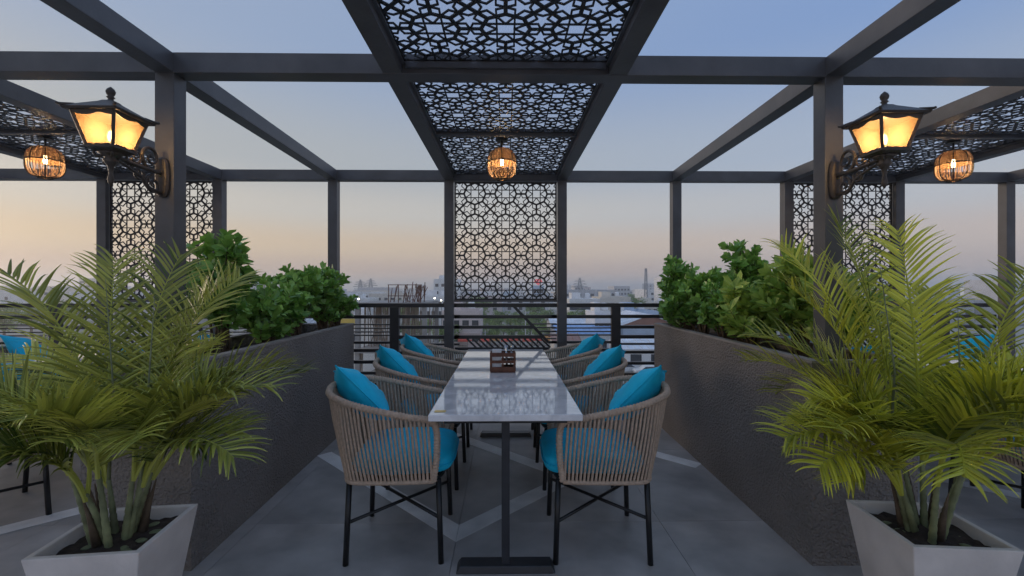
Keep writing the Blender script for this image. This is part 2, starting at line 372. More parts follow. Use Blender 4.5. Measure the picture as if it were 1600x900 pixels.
# ------------------------------------------------------------------ railing
rail = thing('railing', 'black metal balustrade of horizontal and slanting bars along the terrace edge', 'railing', (0, 4.95, 0))
def rbar(x0, x1, z, h): 
    o = MB().box(x0, x1, -.018, .018, z-h/2, z+h/2).build('rail', M['rail'], rail); return o
THICK = [(1.09,.036),(.975,.034),(.868,.038),(.79,.02),(.70,.03),(.58,.03),(.46,.03),(.34,.03),(.22,.03),(.10,.03)]
THIN = [(1.088,.036),(1.005,.012),(.965,.012),(.925,.012),(.888,.012),(.81,.026),(.725,.034),(.60,.034),(.48,.03),(.36,.03),(.22,.03),(.10,.03)]
YR = 4.95
for k in (-1, 0, 1):
    o = k*3.62
    rbar(o-1.8, o+1.8, 1.212, .042)
    for s in (-1, 1):
        MB().box(o+s*1.2-.048, o+s*1.2+.048, -.03, .03, 0, 1.19).build('rail_post', M['rail'], rail)
    segs = [(o-1.78, o-1.25, THIN), (o-1.15, o-.5, THICK), (o+.5, o+1.15, THIN), (o+1.25, o+1.78, THICK)]
    for x0, x1, L_ in segs:
        for z, h_ in L_: rbar(x0, x1, z, h_)
    # middle field: long bars stop at a slanting bar, fine bars beyond it
    def xd(z): return o+.09+(1.2-z)*(.374/.39)
    rbar(o-.55, o+.55, 1.088, .036)
    for z, h_ in ((.975,.034),(.868,.038)): rbar(o-.55, xd(z)-.01, z, h_)
    for z in (1.01,.97,.93,.89,.85): rbar(xd(z)+.02, o+.55, z, .012)
    rbar(xd(.81), o+.55, .81, .026)
    MB().bar((o+.09, .004, 1.2), (o+.464, .004, .81), .03, .03).build('slanting_bar', M['rail'], rail)
    rbar(o-.55, o+.47, .742, .03)
    for i in range(14):
        x = o-.42+i*.062
        MB().bar((x, -.002, .85), (x+.10, -.002, .752), .011, .02).build('slanting_bar', M['rail'], rail)
    for z in (.62,.5,.38,.26,.12): rbar(o-.55, o+.55, z, .03)

# ------------------------------------------------------------------ planters
def planter(x0, x1, y0, y1, label, skew=0):
    t = thing('planter', label, 'planter', ((x0+x1)/2, y0, 0), group='long planters between the dining bays')
    X = (x1-x0)/2; Ln = y1-y0; H = 1.02; T = .045
    mb = MB()
    mb.box(-X, X, 0, T, 0, H).box(-X, X, Ln-T, Ln, 0, H).box(-X, -X+T, T, Ln-T, 0, H).box(X-T, X, T, Ln-T, 0, H)
    bm = bmesh.new(); me0 = mb.mesh('wall', M['stucco']); bm.from_mesh(me0); bmesh.ops.remove_doubles(bm, verts=bm.verts, dist=1e-5); bm.to_mesh(me0); bm.free()
    link('wall', me0, t)
    mb = MB()
    e = .004
    mb.box(-X-e, X+e, -e, T+e, H+.0005, H+.014).box(-X-e, X+e, Ln-T-e, Ln+e, H+.0005, H+.014).box(-X-e, -X+T+e, T+e, Ln-T-e, H+.0005, H+.014).box(X-T-e, X+e, T+e, Ln-T-e, H+.0005, H+.014)
    mb.build('rim', M['stucco_rim'], t)
    MB().box(-X+T+.001, X-T-.001, T+.001, Ln-T-.001, .5, H-.07).build('soil', M['soil'], t)
    t.rotation_euler.z = skew
    return t
planter(-2.09, -1.555, 2.27, 4.76, 'long dark stucco planter left of the centre table', R(.6))
planter(1.545, 2.08, 2.27, 4.76, 'long dark stucco planter right of the centre table', R(-.4))

# ------------------------------------------------------------------ tables
def make_table():
    t = thing('dining_table', '', 'table', (0, 2.155, 0), group='marble dining tables')
    MB().box(-.367, .367, 0, 2.31, .768, .80).build('tabletop', M['marble'], t, bevel=.004)
    MB().box(-.30, .30, .06, 2.25, .742, .7675).build('under_frame', M['leg'], t)
    for y in (.12, 2.17):
        MB().box(-.02, .02, y-.02, y+.02, .03, .742).build('leg', M['tleg'], t, bevel=.002)
        MB().add([(-.245,y-.05,0),(.245,y-.05,0),(.245,y+.05,0),(-.245,y+.05,0),(-.225,y-.04,.034),(.225,y-.04,.034),(.225,y+.04,.034),(-.225,y+.04,.034)],
                 [(3,2,1,0),(4,5,6,7),(0,1,5,4),(1,2,6,5),(2,3,7,6),(3,0,4,7)]).build('foot', M['tleg'], t, bevel=.004)
    MB().box(-.345, -.29, .045, .075, .8005, .8035).build('name_plate', M['brass'], t, bevel=.001)
    return t
tb = make_table(); tag(tb, 'long white marble dining table in the centre with cutlery caddy on it')
for bx, lb in ((-3.62, 'marble dining table in the left bay, mostly hidden by the left palm'), (3.62, 'marble dining table in the right bay, mostly hidden by the right palm')):
    c = copy_tree(tb); c.location.x = bx; tag(c, lb)

# ------------------------------------------------------------------ chairs (local +x faces the table)
def make_chair():
    t = thing('rope_chair', '', 'chair', (0,0,0), group='rope armchairs at the dining tables')
    # seat ring and legs
    ring = []
    for k in range(40):
        a = 2*math.pi*k/40; cx_, sy_ = math.cos(a), math.sin(a); e = .45
        ring.append((.0+.245*abs(cx_)**e*math.copysign(1,cx_), .265*abs(sy_)**e*math.copysign(1,sy_), .425))
    MB().tube(ring+[ring[0]], .011, 6, False).build('seat_ring', M['leg'], t, True)
    MB().box(-.225, .225, -.245, .245, .415, .428).build('seat_plate', M['leg'], t)
    for sx in (-1,1):
        for sy in (-1,1):
            MB().tube([(sx*.225, sy*.235, .425), (sx*.24, sy*.25, .0)], .0145, 10).build('leg', M['leg'], t, True)
    MB().tube([(-.235,-.245,.21),(.235,.245,.21)], .009, 8).build('cross_brace', M['leg'], t, True)
    MB().tube([(-.235,.245,.228),(.235,-.245,.228)], .009, 8).build('cross_brace', M['leg'], t, True)
    # top rail: up from the seat front, back along the arm, round the back
    half = [(.205,.272,.43), (.222,.285,.56), (.222,.297,.69), (.19,.308,.742), (.08,.322,.765), (-.08,.328,.80), (-.22,.305,.832), (-.325,.22,.852), (-.37,.10,.860), (-.378,0,.862)]
    pts = half+[(x,-y,z) for x,y,z in reversed(half[:-1])]
    path = smooth_path(pts, 34)
    n = len(path)
    rl = MB().tube(path, lambda u: .0165+.0022*math.sin(u*n*math.pi/2.0), 8).build('top_rail', M['rope'], t, True)
    # strands
    sp = smooth_path(pts[3:-3], 20); ln = [0]
    for i in range(1, len(sp)): ln.append(ln[-1]+(sp[i]-sp[i-1]).length)
    def at(u):
        d = u*ln[-1]
        for i in range(1, len(sp)):
            if ln[i] >= d: return sp[i-1].lerp(sp[i], (d-ln[i-1])/(ln[i]-ln[i-1]))
        return sp[-1]
    low = [(.205,.272,.425), (.05,.274,.422), (-.12,.272,.422), (-.215,.255,.422), (-.252,.19,.422), (-.256,.08,.422), (-.256,0,.422)]
    lp = smooth_path(low+[(x,-y,z) for x,y,z in reversed(low[:-1])], 20); ll = [0]
    for i in range(1, len(lp)): ll.append(ll[-1]+(lp[i]-lp[i-1]).length)
    def lat(u):
        d = u*ll[-1]
        for i in range(1, len(lp)):
            if ll[i] >= d: return lp[i-1].lerp(lp[i], (d-ll[i-1])/(ll[i]-ll[i-1]))
        return lp[-1]
    NS = 72; rnd = random.Random(3)
    for k in range(NS):
        u = (k+.5)/NS; a = at(u); b = lat(u); m = a.lerp(b, .5); out = Vector((m.x, m.y, 0)).normalized()
        sh = rnd.uniform(-.002,.002)
        MB().tube([a, a.lerp(b,.3)+out*.006+Vector((sh,sh,0)), a.lerp(b,.65)+out*.006, b], .0070, 5, False).build('rope_strand', M['rope'], rl, True)
    MB().tube([lp[i] for i in range(0, len(lp), 3)], .0115, 6).build('lower_rail', M['rope'], t, True)
    # seat cushion
    mb = MB(); NU = 18; NV = 18; vs = []; fs = []
    def se(c_, s_, e): return abs(c_)**e*math.copysign(1,c_), abs(s_)**e*math.copysign(1,s_)
    for i in range(NV+1):
        ph = -math.pi/2+math.pi*i/NV; rr = abs(math.cos(ph))**.35; zz = abs(math.sin(ph))**.6*math.copysign(1, math.sin(ph))
        for k in range(40):
            a = 2*math.pi*k/40; cx_, sy_ = se(math.cos(a), math.sin(a), .36)
            x = .09+.265*cx_*rr if True else 0; x = .035+.262*cx_*rr; y = .248*sy_*rr
            dome = (1-(cx_*rr)**2)*(1-(sy_*rr)**2)
            vs.append((x, y, .492+zz*(.060+.026*dome*(zz > 0))+.004*math.sin(9*x+5*y)))
    n4 = 40
    fs = [(i*n4+k, i*n4+(k+1)%n4, (i+1)*n4+(k+1)%n4, (i+1)*n4+k) for i in range(NV) for k in range(n4)]
    mb.add(vs, fs); cu = mb.build('seat_cushion', M['teal'], t, True)
    seam = [(.035+.266*se(math.cos(2*math.pi*k/60), 0, .36)[0], .252*se(0, math.sin(2*math.pi*k/60), .36)[1], .492) for k in range(61)]
    MB().tube(seam, .004, 5, False).build('piping', M['teal'], cu, True)
    return t
chair = make_chair()
def pillow_mesh(mirror):
    N_ = 22; mb = MB(); A = Vector((-.335, -.12, .99)); e1 = Vector((.30,.02,-.31)).normalized(); e2 = Vector((-.12,.38,-.10)); e2 = (e2-e1*e2.dot(e1)).normalized()
    nn = e1.cross(e2)
    if nn.x < 0: nn = -nn
    sz = .43; vs = []; fs = []; rnd = random.Random(5)
    for side in (1,-1):
        for i in range(N_+1):
            for j in range(N_+1):
                u = 2*i/N_-1; v = 2*j/N_-1
                pin = 1-.07*(1-u*u)*abs(v)**3; pin2 = 1-.07*(1-v*v)*abs(u)**3
                th = .085*((1-abs(u)**2.3)*(1-abs(v)**2.3))**.72*(1+.08*math.sin(7*u+4*v))+.004*math.sin(13*u-9*v+side)*(1-u*u)*(1-v*v)
                p = A+e1*sz*(u*pin2+1)/2+e2*sz*(v*pin+1)/2+nn*(side*th)
                if mirror: p.y = -p.y
                vs.append(p)
    K = N_+1
    for s_ in (0,1):
        for i in range(N_):
            for j in range(N_):
                f = (s_*K*K+i*K+j, s_*K*K+(i+1)*K+j, s_*K*K+(i+1)*K+j+1, s_*K*K+i*K+j+1); fs.append(f if s_ == 0 else f[::-1])
    mb.add(vs, fs); me = mb.mesh('pillow', M['teal'], True)
    bm = bmesh.new(); bm.from_mesh(me); bmesh.ops.remove_doubles(bm, verts=bm.verts, dist=1e-4); bmesh.ops.recalc_face_normals(bm, faces=bm.faces); bm.to_mesh(me); bm.free()
    seam = []
    for k in range(4*12+1):
        q_, r_ = divmod(k % 48, 12); t_ = 2*r_/12-1
        u, v = ((t_,-1),(1,t_),(-t_,1),(-1,-t_))[q_]
        p = A+e1*sz*(u*(1-.07*(1-v*v)*abs(u)**3)+1)/2+e2*sz*(v*(1-.07*(1-u*u)*abs(v)**3)+1)/2
        if mirror: p.y = -p.y
        seam.append(p)
    return me, MB().tube(seam, .0042, 5, False).mesh('piping', M['teal'], True)
PIL = {-1: pillow_mesh(False), 1: pillow_mesh(True)}
first = True
def place_chair(side, x, y, where, dz=0, jig=0):
    global first
    c = chair if first else copy_tree(chair); first = False
    c.location = (x, y, 0); c.rotation_euler.z = (0 if side < 0 else math.pi)+jig
    tag(c, 'beige rope armchair '+where)
    p = link('pillow', PIL[side][0], None); link('piping', PIL[side][1], p); p.location = (x, y, dz); p.rotation_euler.z = c.rotation_euler.z+R(((x*37+y*53) % 9)-4.5)
    tag(p, 'teal pillow in the armchair '+where, 'pillow', 'teal pillows on the armchairs')
ORD = ('nearest', 'middle', 'farthest')
for k, y in enumerate((2.565, 3.42, 4.26)):
    place_chair(-1, -.575, y, ORD[k]+' on the left side of the centre table', .0, R((1.5,-1,1)[k]))
    place_chair(1, .50, y-.015, ORD[k]+' on the right side of the centre table', .0, R((-1.5,2,-1)[k]))
for bx, nm in ((-3.62, 'left'), (3.62, 'right')):
    for s in (-1, 1):
        for k, y in enumerate((2.6, 3.42, 4.24)):
            if s*bx > 0 and k < 1: continue
            side = 'planter' if s*bx < 0 else 'outer'
            place_chair(s, bx+s*.56, y, ORD[k]+' on the '+side+' side of the '+nm+' bay table')

# ------------------------------------------------------------------ caddy and cutlery
cz = .8005
cad = thing('cutlery_caddy', 'small brown wooden caddy of napkins and cutlery on the centre table', 'caddy', (-.02, 3.28, cz))
w, d, hh = .088, .055, .14
MB().box(-w, w, -d, d, 0, .008).build('base', M['wood'], cad)
for sy in (-1, 1):
    for z0, z1 in ((.0085,.04),(.066,.086),(.112,.14)): MB().box(-w, w, sy*d-.004, sy*d+.004, z0, z1).build('slat', M['wood'], cad, bevel=.001)
    for x in (-w+.006, 0, w-.006): MB().box(x-.006, x+.006, sy*d-.0052, sy*d+.0052, .0085, .1405).build('upright', M['wood'], cad, bevel=.001)
for sx in (-1, 1): MB().box(sx*w-.004, sx*w+.004, -d+.006, d-.006, .0085, .139).build('end_board', M['wood'], cad)
MB().box(-.004, .004, -d+.006, d-.006, .0085, .12).build('divider', M['wood'], cad)
nap = MB()
for k in range(9): nap.box(-w+.012, -.01, -.042+k*.009, -.042+k*.009+.006, .0095, .148+.004*(k % 3))
tag(nap.build('napkin_stack', M['napkin']), 'folded white napkins standing in the left half of the wooden caddy', 'napkins').location = (-.02, 3.28, cz)
rnd = random.Random(8)
for k in range(7):
    fork = k % 2 == 0; mb = MB(); tilt = Vector((rnd.uniform(-.025,.03), rnd.uniform(-.03,.03), .2))
    base = Vector((-.02+rnd.uniform(.02,.07), 3.28+rnd.uniform(-.035,.035), cz+.012)); L_ = rnd.uniform(.165,.19); dr = tilt.normalized()
    mb.tube([base, base+dr*L_*.5, base+dr*L_*.74], lambda u: .0042-.0016*u, 6)
    top = base+dr*L_*.74; xv = Vector((math.cos(k), math.sin(k), 0)); xv = (xv-dr*xv.dot(dr)).normalized(); nv = dr.cross(xv)
    if fork:
        mb.add([top-xv*.004, top+xv*.004, top+dr*.018+xv*.011, top+dr*.018-xv*.011]+[p+nv*.002 for p in (top-xv*.004, top+xv*.004, top+dr*.018+xv*.011, top+dr*.018-xv*.011)], [(3,2,1,0),(4,5,6,7),(0,1,5,4),(1,2,6,5),(2,3,7,6),(3,0,4,7)])
        for q in (-.009,-.003,.003,.009): mb.bar(top+dr*.017+xv*q, top+dr*.05+xv*q, .003, .002)
    else:
        vs = []; 
        for i in range(5):
            t_ = i/4; ww = .014*math.sin(math.pi*(.12+.8*t_))
            for j in range(5):
                s_ = j/2-1; vs.append(top+dr*(.048*t_)+xv*ww*s_+nv*(-.006*(1-s_*s_)*math.sin(math.pi*t_)))
        mb.add(vs, [(i*5+j, i*5+j+1, (i+1)*5+j+1, (i+1)*5+j) for i in range(4) for j in range(4)])
    tag(mb.build('fork' if fork else 'spoon', M['steel'], None, True), 'steel '+('fork' if fork else 'spoon')+' standing in the right half of the wooden caddy', 'cutlery', 'forks in the caddy' if fork else 'spoons in the caddy')

# ------------------------------------------------------------------ wall lanterns (local: post face at y=0, lamp towards -y)
LIGHT_W = 3.2
def make_lantern(x, where):
    t = thing('wall_lantern', 'lit black wall lantern with amber glass on the '+where, 'wall lamp', (x, YF, 1.98), group='wall lanterns on the front posts')
    yc = -.32; I = M['iron']
    # back plate: long oval with a raised boss
    mb = MB(); vs = []
    for k, (sx, sz, yy) in enumerate(((.036,.105,0),(.036,.105,-.012),(.028,.094,-.02),(.02,.07,-.022))):
        for j in range(24):
            a = 2*math.pi*j/24; vs.append((sx*abs(math.cos(a))**.6*math.copysign(1,math.cos(a)), yy, sz*abs(math.sin(a))**.8*math.copysign(1,math.sin(a))))
    fs = [(i*24+j, i*24+(j+1)%24, (i+1)*24+(j+1)%24, (i+1)*24+j) for i in range(3) for j in range(24)]+[tuple(72+j for j in range(24)), tuple(reversed(range(24)))]
    mb.add(vs, fs).build('back_plate', I, t)
    MB().lathe([(.004,0),(.007,.002),(.004,.006)], 8).build('bolt', M['brass'], t).location = (0,-.022,0)
    # arm
    MB().tube(smooth_path([(0,-.015,.02),(0,-.10,.018),(0,-.2,.02),(0,yc+.02,.03)], 6), .011, 8).build('arm', I, t, True)
    def scroll(c, r0, turns, a0, sgn, th):
        pts = []
        for k in range(40):
            u = k/39; a = a0+sgn*turns*2*math.pi*u; rr = r0*(1-.82*u); pts.append((0, c[0]+rr*math.cos(a), c[1]+rr*math.sin(a)))
        return MB().tube(pts, lambda u: th*(1-.45*u), 6)
    for s_, nm in (((-.085,.085), .07), ((-.17,.062), .038)): pass
    scroll((-.085,.082), .066, 1.5, -1.2, -1, .010).build('scroll', I, t, True)
    scroll((-.175,.062), .036, 1.3, 3.6, 1, .007).build('scroll', I, t, True)
    scroll((-.07,-.052), .05, 1.4, 1.9, 1, .009).build('scroll', I, t, True)
    scroll((-.165,-.016), .034, 1.3, .4, -1, .007).build('scroll', I, t, True)
    MB().tube(smooth_path([(0,-.02,-.085),(0,-.1,-.075),(0,-.15,-.03),(0,-.24,.0),(0,-.29,.012)], 6), lambda u: .010-.004*u, 6).build('brace', I, t, True)
    for k in range(3): scroll((-.11-.05*k, -.035+.018*k), .018, 1.1, 2.5, 1, .005).build('leaf_curl', I, t, True)
    # turned base cup with drop
    mb = MB().lathe([(.003,-.115),(.010,-.10),(.013,-.085),(.008,-.06),(.011,-.03),(.022,-.012),(.030,.0),(.022,.012),(.034,.024),(.048,.032),(.040,.040)], 16, (0,yc,0))
    mb.build('base_cup', I, t, True)
    for a in range(4):
        s = scroll((0,0), .022, 1.1, 2.6, 1, .006).build('leaf_curl', I, t, True); s.location = (0, yc, .03); s.rotation_euler.z = a*math.pi/2+math.pi/4
        s.delta_location = (math.sin(a*math.pi/2+math.pi/4)*-.045, math.cos(a*math.pi/2+math.pi/4)*.045, 0)
    # body: tapered square, wider at the top
    zb, zt, hb, ht = .055, .185, .058, .092
    def frus(mb, z0, z1, h0, h1):
        return mb.add([(-h0,yc-h0,z0),(h0,yc-h0,z0),(h0,yc+h0,z0),(-h0,yc+h0,z0),(-h1,yc-h1,z1),(h1,yc-h1,z1),(h1,yc+h1,z1),(-h1,yc+h1,z1)], [(3,2,1,0),(4,5,6,7),(0,1,5,4),(1,2,6,5),(2,3,7,6),(3,0,4,7)])
    mb = MB(); frus(mb, .036, .046, .042, .066); frus(mb, .046, zb, .066, .066); mb.build('body_base', I, t)
    for sx in (-1,1):
        for sy in (-1,1):
            MB().bar((sx*hb, yc+sy*hb, zb), (sx*ht, yc+sy*ht, zt+.012), .013).build('corner_bar', I, t)
    mb = MB()   # scalloped band top and bottom of each pane
    for face in range(4):
        rot = Matrix.Rotation(face*math.pi/2, 4, 'Z'); pn = MB(); scs = []
        for zz0, zz1, sg in ((zb, zt, 1),):
            q = [Vector((-hb+.004,-hb,zb)), Vector((hb-.004,-hb,zb)), Vector((ht-.004,-ht,zt+.01)), Vector((-ht+.004,-ht,zt+.01))]
            pn.add([rot@v+Vector((0,yc,0)) for v in q], [(0,1,2,3)])
            n = 16
            for base, top, sgn in ((zt+.012, .020, -1), (zb-.001, .009, 1)):
                vs = []
                for i in range(n+1):
                    u = i/n*2-1; ww = top*(.45+.55*abs(math.sin(1.5*math.pi*(i/n)))) if sgn < 0 else top*(.6+.4*abs(math.sin(3*math.pi*i/n)))
                    for z in (base, base+sgn*ww):
                        h_ = hb+(ht-hb)*(z-zb)/(zt-zb); vs.append(rot@Vector((u*(h_-.003), -h_-.0025, z))+Vector((0,yc,0)))
                scs.append(MB().add(vs, [(2*i, 2*i+1, 2*i+3, 2*i+2) for i in range(n)]))
        g = pn.build('glass_pane', M['pane'], t)
        for sc in scs:
            o = sc.build('scalloped_trim', I, g); so = o.modifiers.new('s', 'SOLIDIFY'); so.thickness = .003
    # roof with corner curls and finial
    mb = MB(); frus(mb, .197, .206, .112, .118); frus(mb, .206, .214, .118, .108); frus(mb, .214, .262, .108, .03); frus(mb, .262, .27, .03, .022); mb.build('roof', I, t)
    for sx in (-1,1):
        for sy in (-1,1):
            MB().tube(smooth_path([(sx*.085,yc+sy*.085,.222),(sx*.108,yc+sy*.108,.216),(sx*.120,yc+sy*.120,.214),(sx*.126,yc+sy*.126,.217)], 4), lambda u: .008-.003*u, 6).build('corner_curl', I, t, True)
    MB().lathe([(.022,.268),(.012,.275),(.010,.282),(.017,.288),(.010,.294),(.016,.302),(.019,.314),(.014,.326),(.006,.333),(.003,.336)], 12, (0,yc,0)).build('finial', I, t, True)
    # lamp
    MB().lathe([(.012,.06),(.012,.085)], 10, (0,yc,0)).build('socket', I, t)
    MB().lathe([(.006,.085),(.011,.10),(.012,.116),(.008,.13),(.003,.136)], 12, (0,yc,0)).build('bulb', M['bulb'], t, True)
    ld = bpy.data.lights.new('lantern_light', 'POINT'); ld.energy = LIGHT_W; ld.color = (1,.72,.42); ld.shadow_soft_size = .028
    lo = bpy.data.objects.new('lantern_light', ld); C.objects.link(lo); lo.parent = t; lo.location = (0, yc, .118)
    return t
make_lantern(-1.80, 'left front post'); make_lantern(1.768, 'right front post')

# ------------------------------------------------------------------ pendant lamps
def cage_r(u):   # u from bottom 0 to top 1
    return .112*(max(0, 1-abs(2*u-1.0)**3.2))**.5*.88+.014
def make_pendant(x, where):
    t = thing('pendant_lamp', 'lit woven rattan pendant lamp under the lattice roof '+where, 'pendant lamp', (x, 3.63, 2.26), group='rattan pendants under the canopies')
    MB().lathe([(.045,.31),(.05,.316),(.05,.335),(.02,.338)], 14).build('ceiling_rose', M['leg'], t)
    MB().tube([(0,0,.245),(0,0,.312)], .007, 6).build('stem', M['leg'], t)
    H = .25; rnd = random.Random(int(x*10)); mb = MB()
    for k in range(76):
        a = 2*math.pi*k/76+rnd.uniform(-.03,.03); wob = rnd.uniform(-.05,.05)
        mb.tube([(cage_r(u)*math.cos(a+wob*math.sin(5*u)), cage_r(u)*math.sin(a+wob*math.sin(5*u)), H*u) for u in [i/12 for i in range(13)]], .0016, 4, False)
    for k in range(26):
        u = .54+.44*k/25; a0 = rnd.uniform(0,6)
        mb.tube([(cage_r(u)*1.01*math.cos(2*math.pi*i/24), cage_r(u)*1.01*math.sin(2*math.pi*i/24), H*u+.003*math.sin(3*i+a0)) for i in range(25)], .0019, 4, False)
    tag(mb.build('woven_cage', M['rattan'], t), kind='stuff')
    mb = MB()
    for k in range(8):
        a = 2*math.pi*k/8; mb = MB().tube([(cage_r(u)*1.03*math.cos(a), cage_r(u)*1.03*math.sin(a), H*u) for u in [i/12 for i in range(13)]], .003, 5, False); mb.build('rib', M['leg'], t)
    for u in (.02, .55, .98): MB().tube([(cage_r(u)*1.03*math.cos(2*math.pi*i/28), cage_r(u)*1.03*math.sin(2*math.pi*i/28), H*u) for i in range(29)], .003, 5, False).build('hoop', M['leg'], t)
    MB().lathe([(.014,.18),(.016,.2),(.014,.245)], 10).build('socket', M['brass'], t)
    MB().lathe([(.004,.112),(.010,.118),(.013,.135),(.011,.16),(.009,.18)], 12).build('bulb', M['bulb'], t, True)
    ld = bpy.data.lights.new('pendant_light', 'POINT'); ld.energy = .55; ld.color = (1,.68,.36); ld.shadow_soft_size = .028
    lo = bpy.data.objects.new('pendant_light', ld); C.objects.link(lo); lo.parent = t; lo.location = (0,0,.14)
make_pendant(-.03, 'of the centre bay'); make_pendant(-3.62, 'of the left bay'); make_pendant(3.62, 'of the right bay')

# ------------------------------------------------------------------ pots and palms
def make_pot(x, y, rz, where):
    t = thing('plant_pot', 'square tapered pale concrete pot in front of the '+where+' planter', 'pot', (x, y, 0), rz, 'tapered concrete pots')
    H, h0, h1, T = .45, .125, .19, .022; mb = MB()
    ring = lambda h, z: [(-h,-h,z),(h,-h,z),(h,h,z),(-h,h,z)]
    vs = ring(h0,0)+ring(h1,H)+ring(h1-T,H)+ring(h1-T-.012,H-.09)
    fs = [(3,2,1,0)]+[(b+i, b+(i+1)%4, b+4+(i+1)%4, b+4+i) for b in (0,4,8) for i in range(4)]
    mb.add(vs, fs).build('body', M['pot'], t, bevel=.004)
    mb = MB(); n = 14; s = h1-T-.006; rnd = random.Random(int(x*7)); vs = []
    for i in range(n+1):
        for j in range(n+1): vs.append((-s+2*s*i/n, -s+2*s*j/n, H-.045+rnd.uniform(-.008,.008)+.02*math.exp(-((i-7)**2+(j-7)**2)/18)))
    mb.add(vs, [(i*(n+1)+j, (i+1)*(n+1)+j, (i+1)*(n+1)+j+1, i*(n+1)+j+1) for i in range(n) for j in range(n)]).build('soil', M['soil'], t, True)
    for k in range(7):
        a = rnd.uniform(0,6.3); r = rnd.uniform(.08,.14)
        o = MB().lathe([(.004,0),(.016,.004),(.02,.012),(.012,.02),(.003,.022)], 8).build('pebble', M['cane'], t, True)
        o.location = (r*math.cos(a), r*math.sin(a), H-.045); o.scale = (1.2, .8, .6); o.rotation_euler.z = a
    return t
make_pot(-1.525, 1.82, R(6), 'left'); make_pot(1.70, 1.82, R(-5), 'right')
def frond(mb, base, az, th0, bend, L, lw, rnd, twist=0, off=0):
    """rachis arc from base; th0 = start elevation, bend = total angle it comes down"""
    n = 26; p = Vector(base); pts = [p.copy()]; dirs = []; hd = Vector((math.cos(az), math.sin(az), 0)); sway = rnd.uniform(-.35,.35)
    for i in range(n):
        u = i/n; th = th0-bend*u**1.35; a2 = az+sway*u*u
        d = Vector((math.cos(a2)*math.cos(th), math.sin(a2)*math.cos(th), math.sin(th))); dirs.append(d); p = p+d*(L/n); pts.append(p.copy())
    dirs.append(dirs[-1])
    mb.tube(pts, lambda u: .0065*(1-u)+.0012, 5, False, .55)
    side0 = hd.cross(Vector((0,0,1))).normalized(); NL = int(lw[1])
    roll = rnd.uniform(-.5,.5)+twist
    for k in range(NL):
        u = .30+.69*(k+.5)/NL; fi = u*n; i = min(int(fi), n-1); q = pts[i].lerp(pts[i+1], fi-i); d = dirs[i]
        sd = d.cross(Vector((0,0,1)))
        sd = sd.normalized() if sd.length > .05 else side0
        up = sd.cross(d).normalized()
        sd, up = sd*math.cos(roll)+up*math.sin(roll), up*math.cos(roll)-sd*math.sin(roll)
        prof = math.sin(math.pi*min(1, (.18+.82*(u-.3)/.7)))**.7
        for s in (-1, 1):
            l = lw[0]*(.42+.58*prof)*rnd.uniform(.88,1.1); fw = R(38+22*(u-.3))+rnd.uniform(-.1,.1)
            ld_ = (sd*s*math.cos(fw)+d*math.sin(fw)+up*(.36+rnd.uniform(-.22,.22))).normalized()
            wdir = ld_.cross(up).normalized(); drop = rnd.uniform(.5,1.5); tone = rnd.random(); m_ = 6; wid = .0054*rnd.uniform(.7,1.3)
            c = q.copy(); vs = []; dd = ld_.copy(); at_ = []
            for j in range(m_+1):
                t = j/m_; ww = wid*(min(1, t*5+.35))*(1-t**2.2)+.0006; nrm = dd.cross(wdir).normalized()
                vs += [c-wdir*ww+nrm*ww*.35, c.copy(), c+wdir*ww+nrm*ww*.35]
                dd = (dd+Vector((0,0,-1))*drop*.22*t).normalized(); c = c+dd*(l/m_)
                tipc = min(.92, max(0, .18+.5*tone+off))
                if t > .85 and tone > .7: tipc = 1.0
                at_ += [tipc]*3
            o = len(mb.v); mb.v += [tuple(v) for v in vs]; mb.a += at_
            for j in range(m_):
                for c_ in (0,1): mb.f.append((o+3*j+c_, o+3*j+c_+1, o+3*j+4+c_, o+3*j+3+c_))
def make_palm(x, y, z, seed, matl, where, fr):
    t = thing('areca_palm', 'leafy areca palm with arching feathery fronds in the '+where+' pot', 'palm', (x, y, z), group='potted palms')
    rnd = random.Random(seed)
    bases = []
    for k in range(9):
        a = 2*math.pi*k/9+rnd.uniform(-.3,.3); r = rnd.uniform(.03,.085); h_ = rnd.uniform(.18,.36)
        b = Vector((r*math.cos(a), r*math.sin(a), -.02)); tp = b+Vector((math.cos(a)*.07, math.sin(a)*.07, h_))
        MB().tube(smooth_path([b, b.lerp(tp,.5)+Vector((0,0,.01)), tp], 14), lambda u: .0135-.006*u+.0012*math.sin(u*60), 8).build('cane', M['cane'], t, True)
        bases.append((tp, a))
    for k in range(5):
        a = rnd.uniform(0,6.3); b = Vector((.07*math.cos(a), .07*math.sin(a), 0))
        MB().tube([b, b+Vector((math.cos(a)*.02,math.sin(a)*.02,.1)), b+Vector((math.cos(a)*.045,math.sin(a)*.045,.2))], lambda u: .016*(1-u)+.002, 6).build('dry_sheath', M['bark'], t, True)
    for k, (az, th0, bend, L, ll) in enumerate(fr):
        L *= .84; ll *= .88
        if math.cos(R(az))*(-1 if x > 0 else 1) > .72: L *= .88 if x < 0 else .80
        if -math.pi*.78 < math.atan2(math.sin(R(az)), math.cos(R(az))) < -math.pi*.22: L *= .78; th0 += 16
        az = R(az); tp, _ = min(bases, key=lambda q: abs((q[1]-az+math.pi) % (2*math.pi)-math.pi)+rnd.uniform(0,.8))
        mb = MB(); frond(mb, tp-Vector((0,0,.03)), az, R(th0), R(bend), L, (ll, 34), rnd, off=rnd.choice((-.25,-.15,-.08,0,.1,.2,.34)))
        mb.build('frond', matl, t, attr=True)
    # unopened spear leaves
    for k in range(2):
        tp = bases[k*4][0]; MB().tube([tp, tp+Vector((.02,.0,.35)), tp+Vector((.03*(1-2*k),.02,.72+.1*k))], lambda u: .006*(1-u)+.001, 5).build('spear_leaf', M['cane'], t, True)
    return t
rf = random.Random(21)
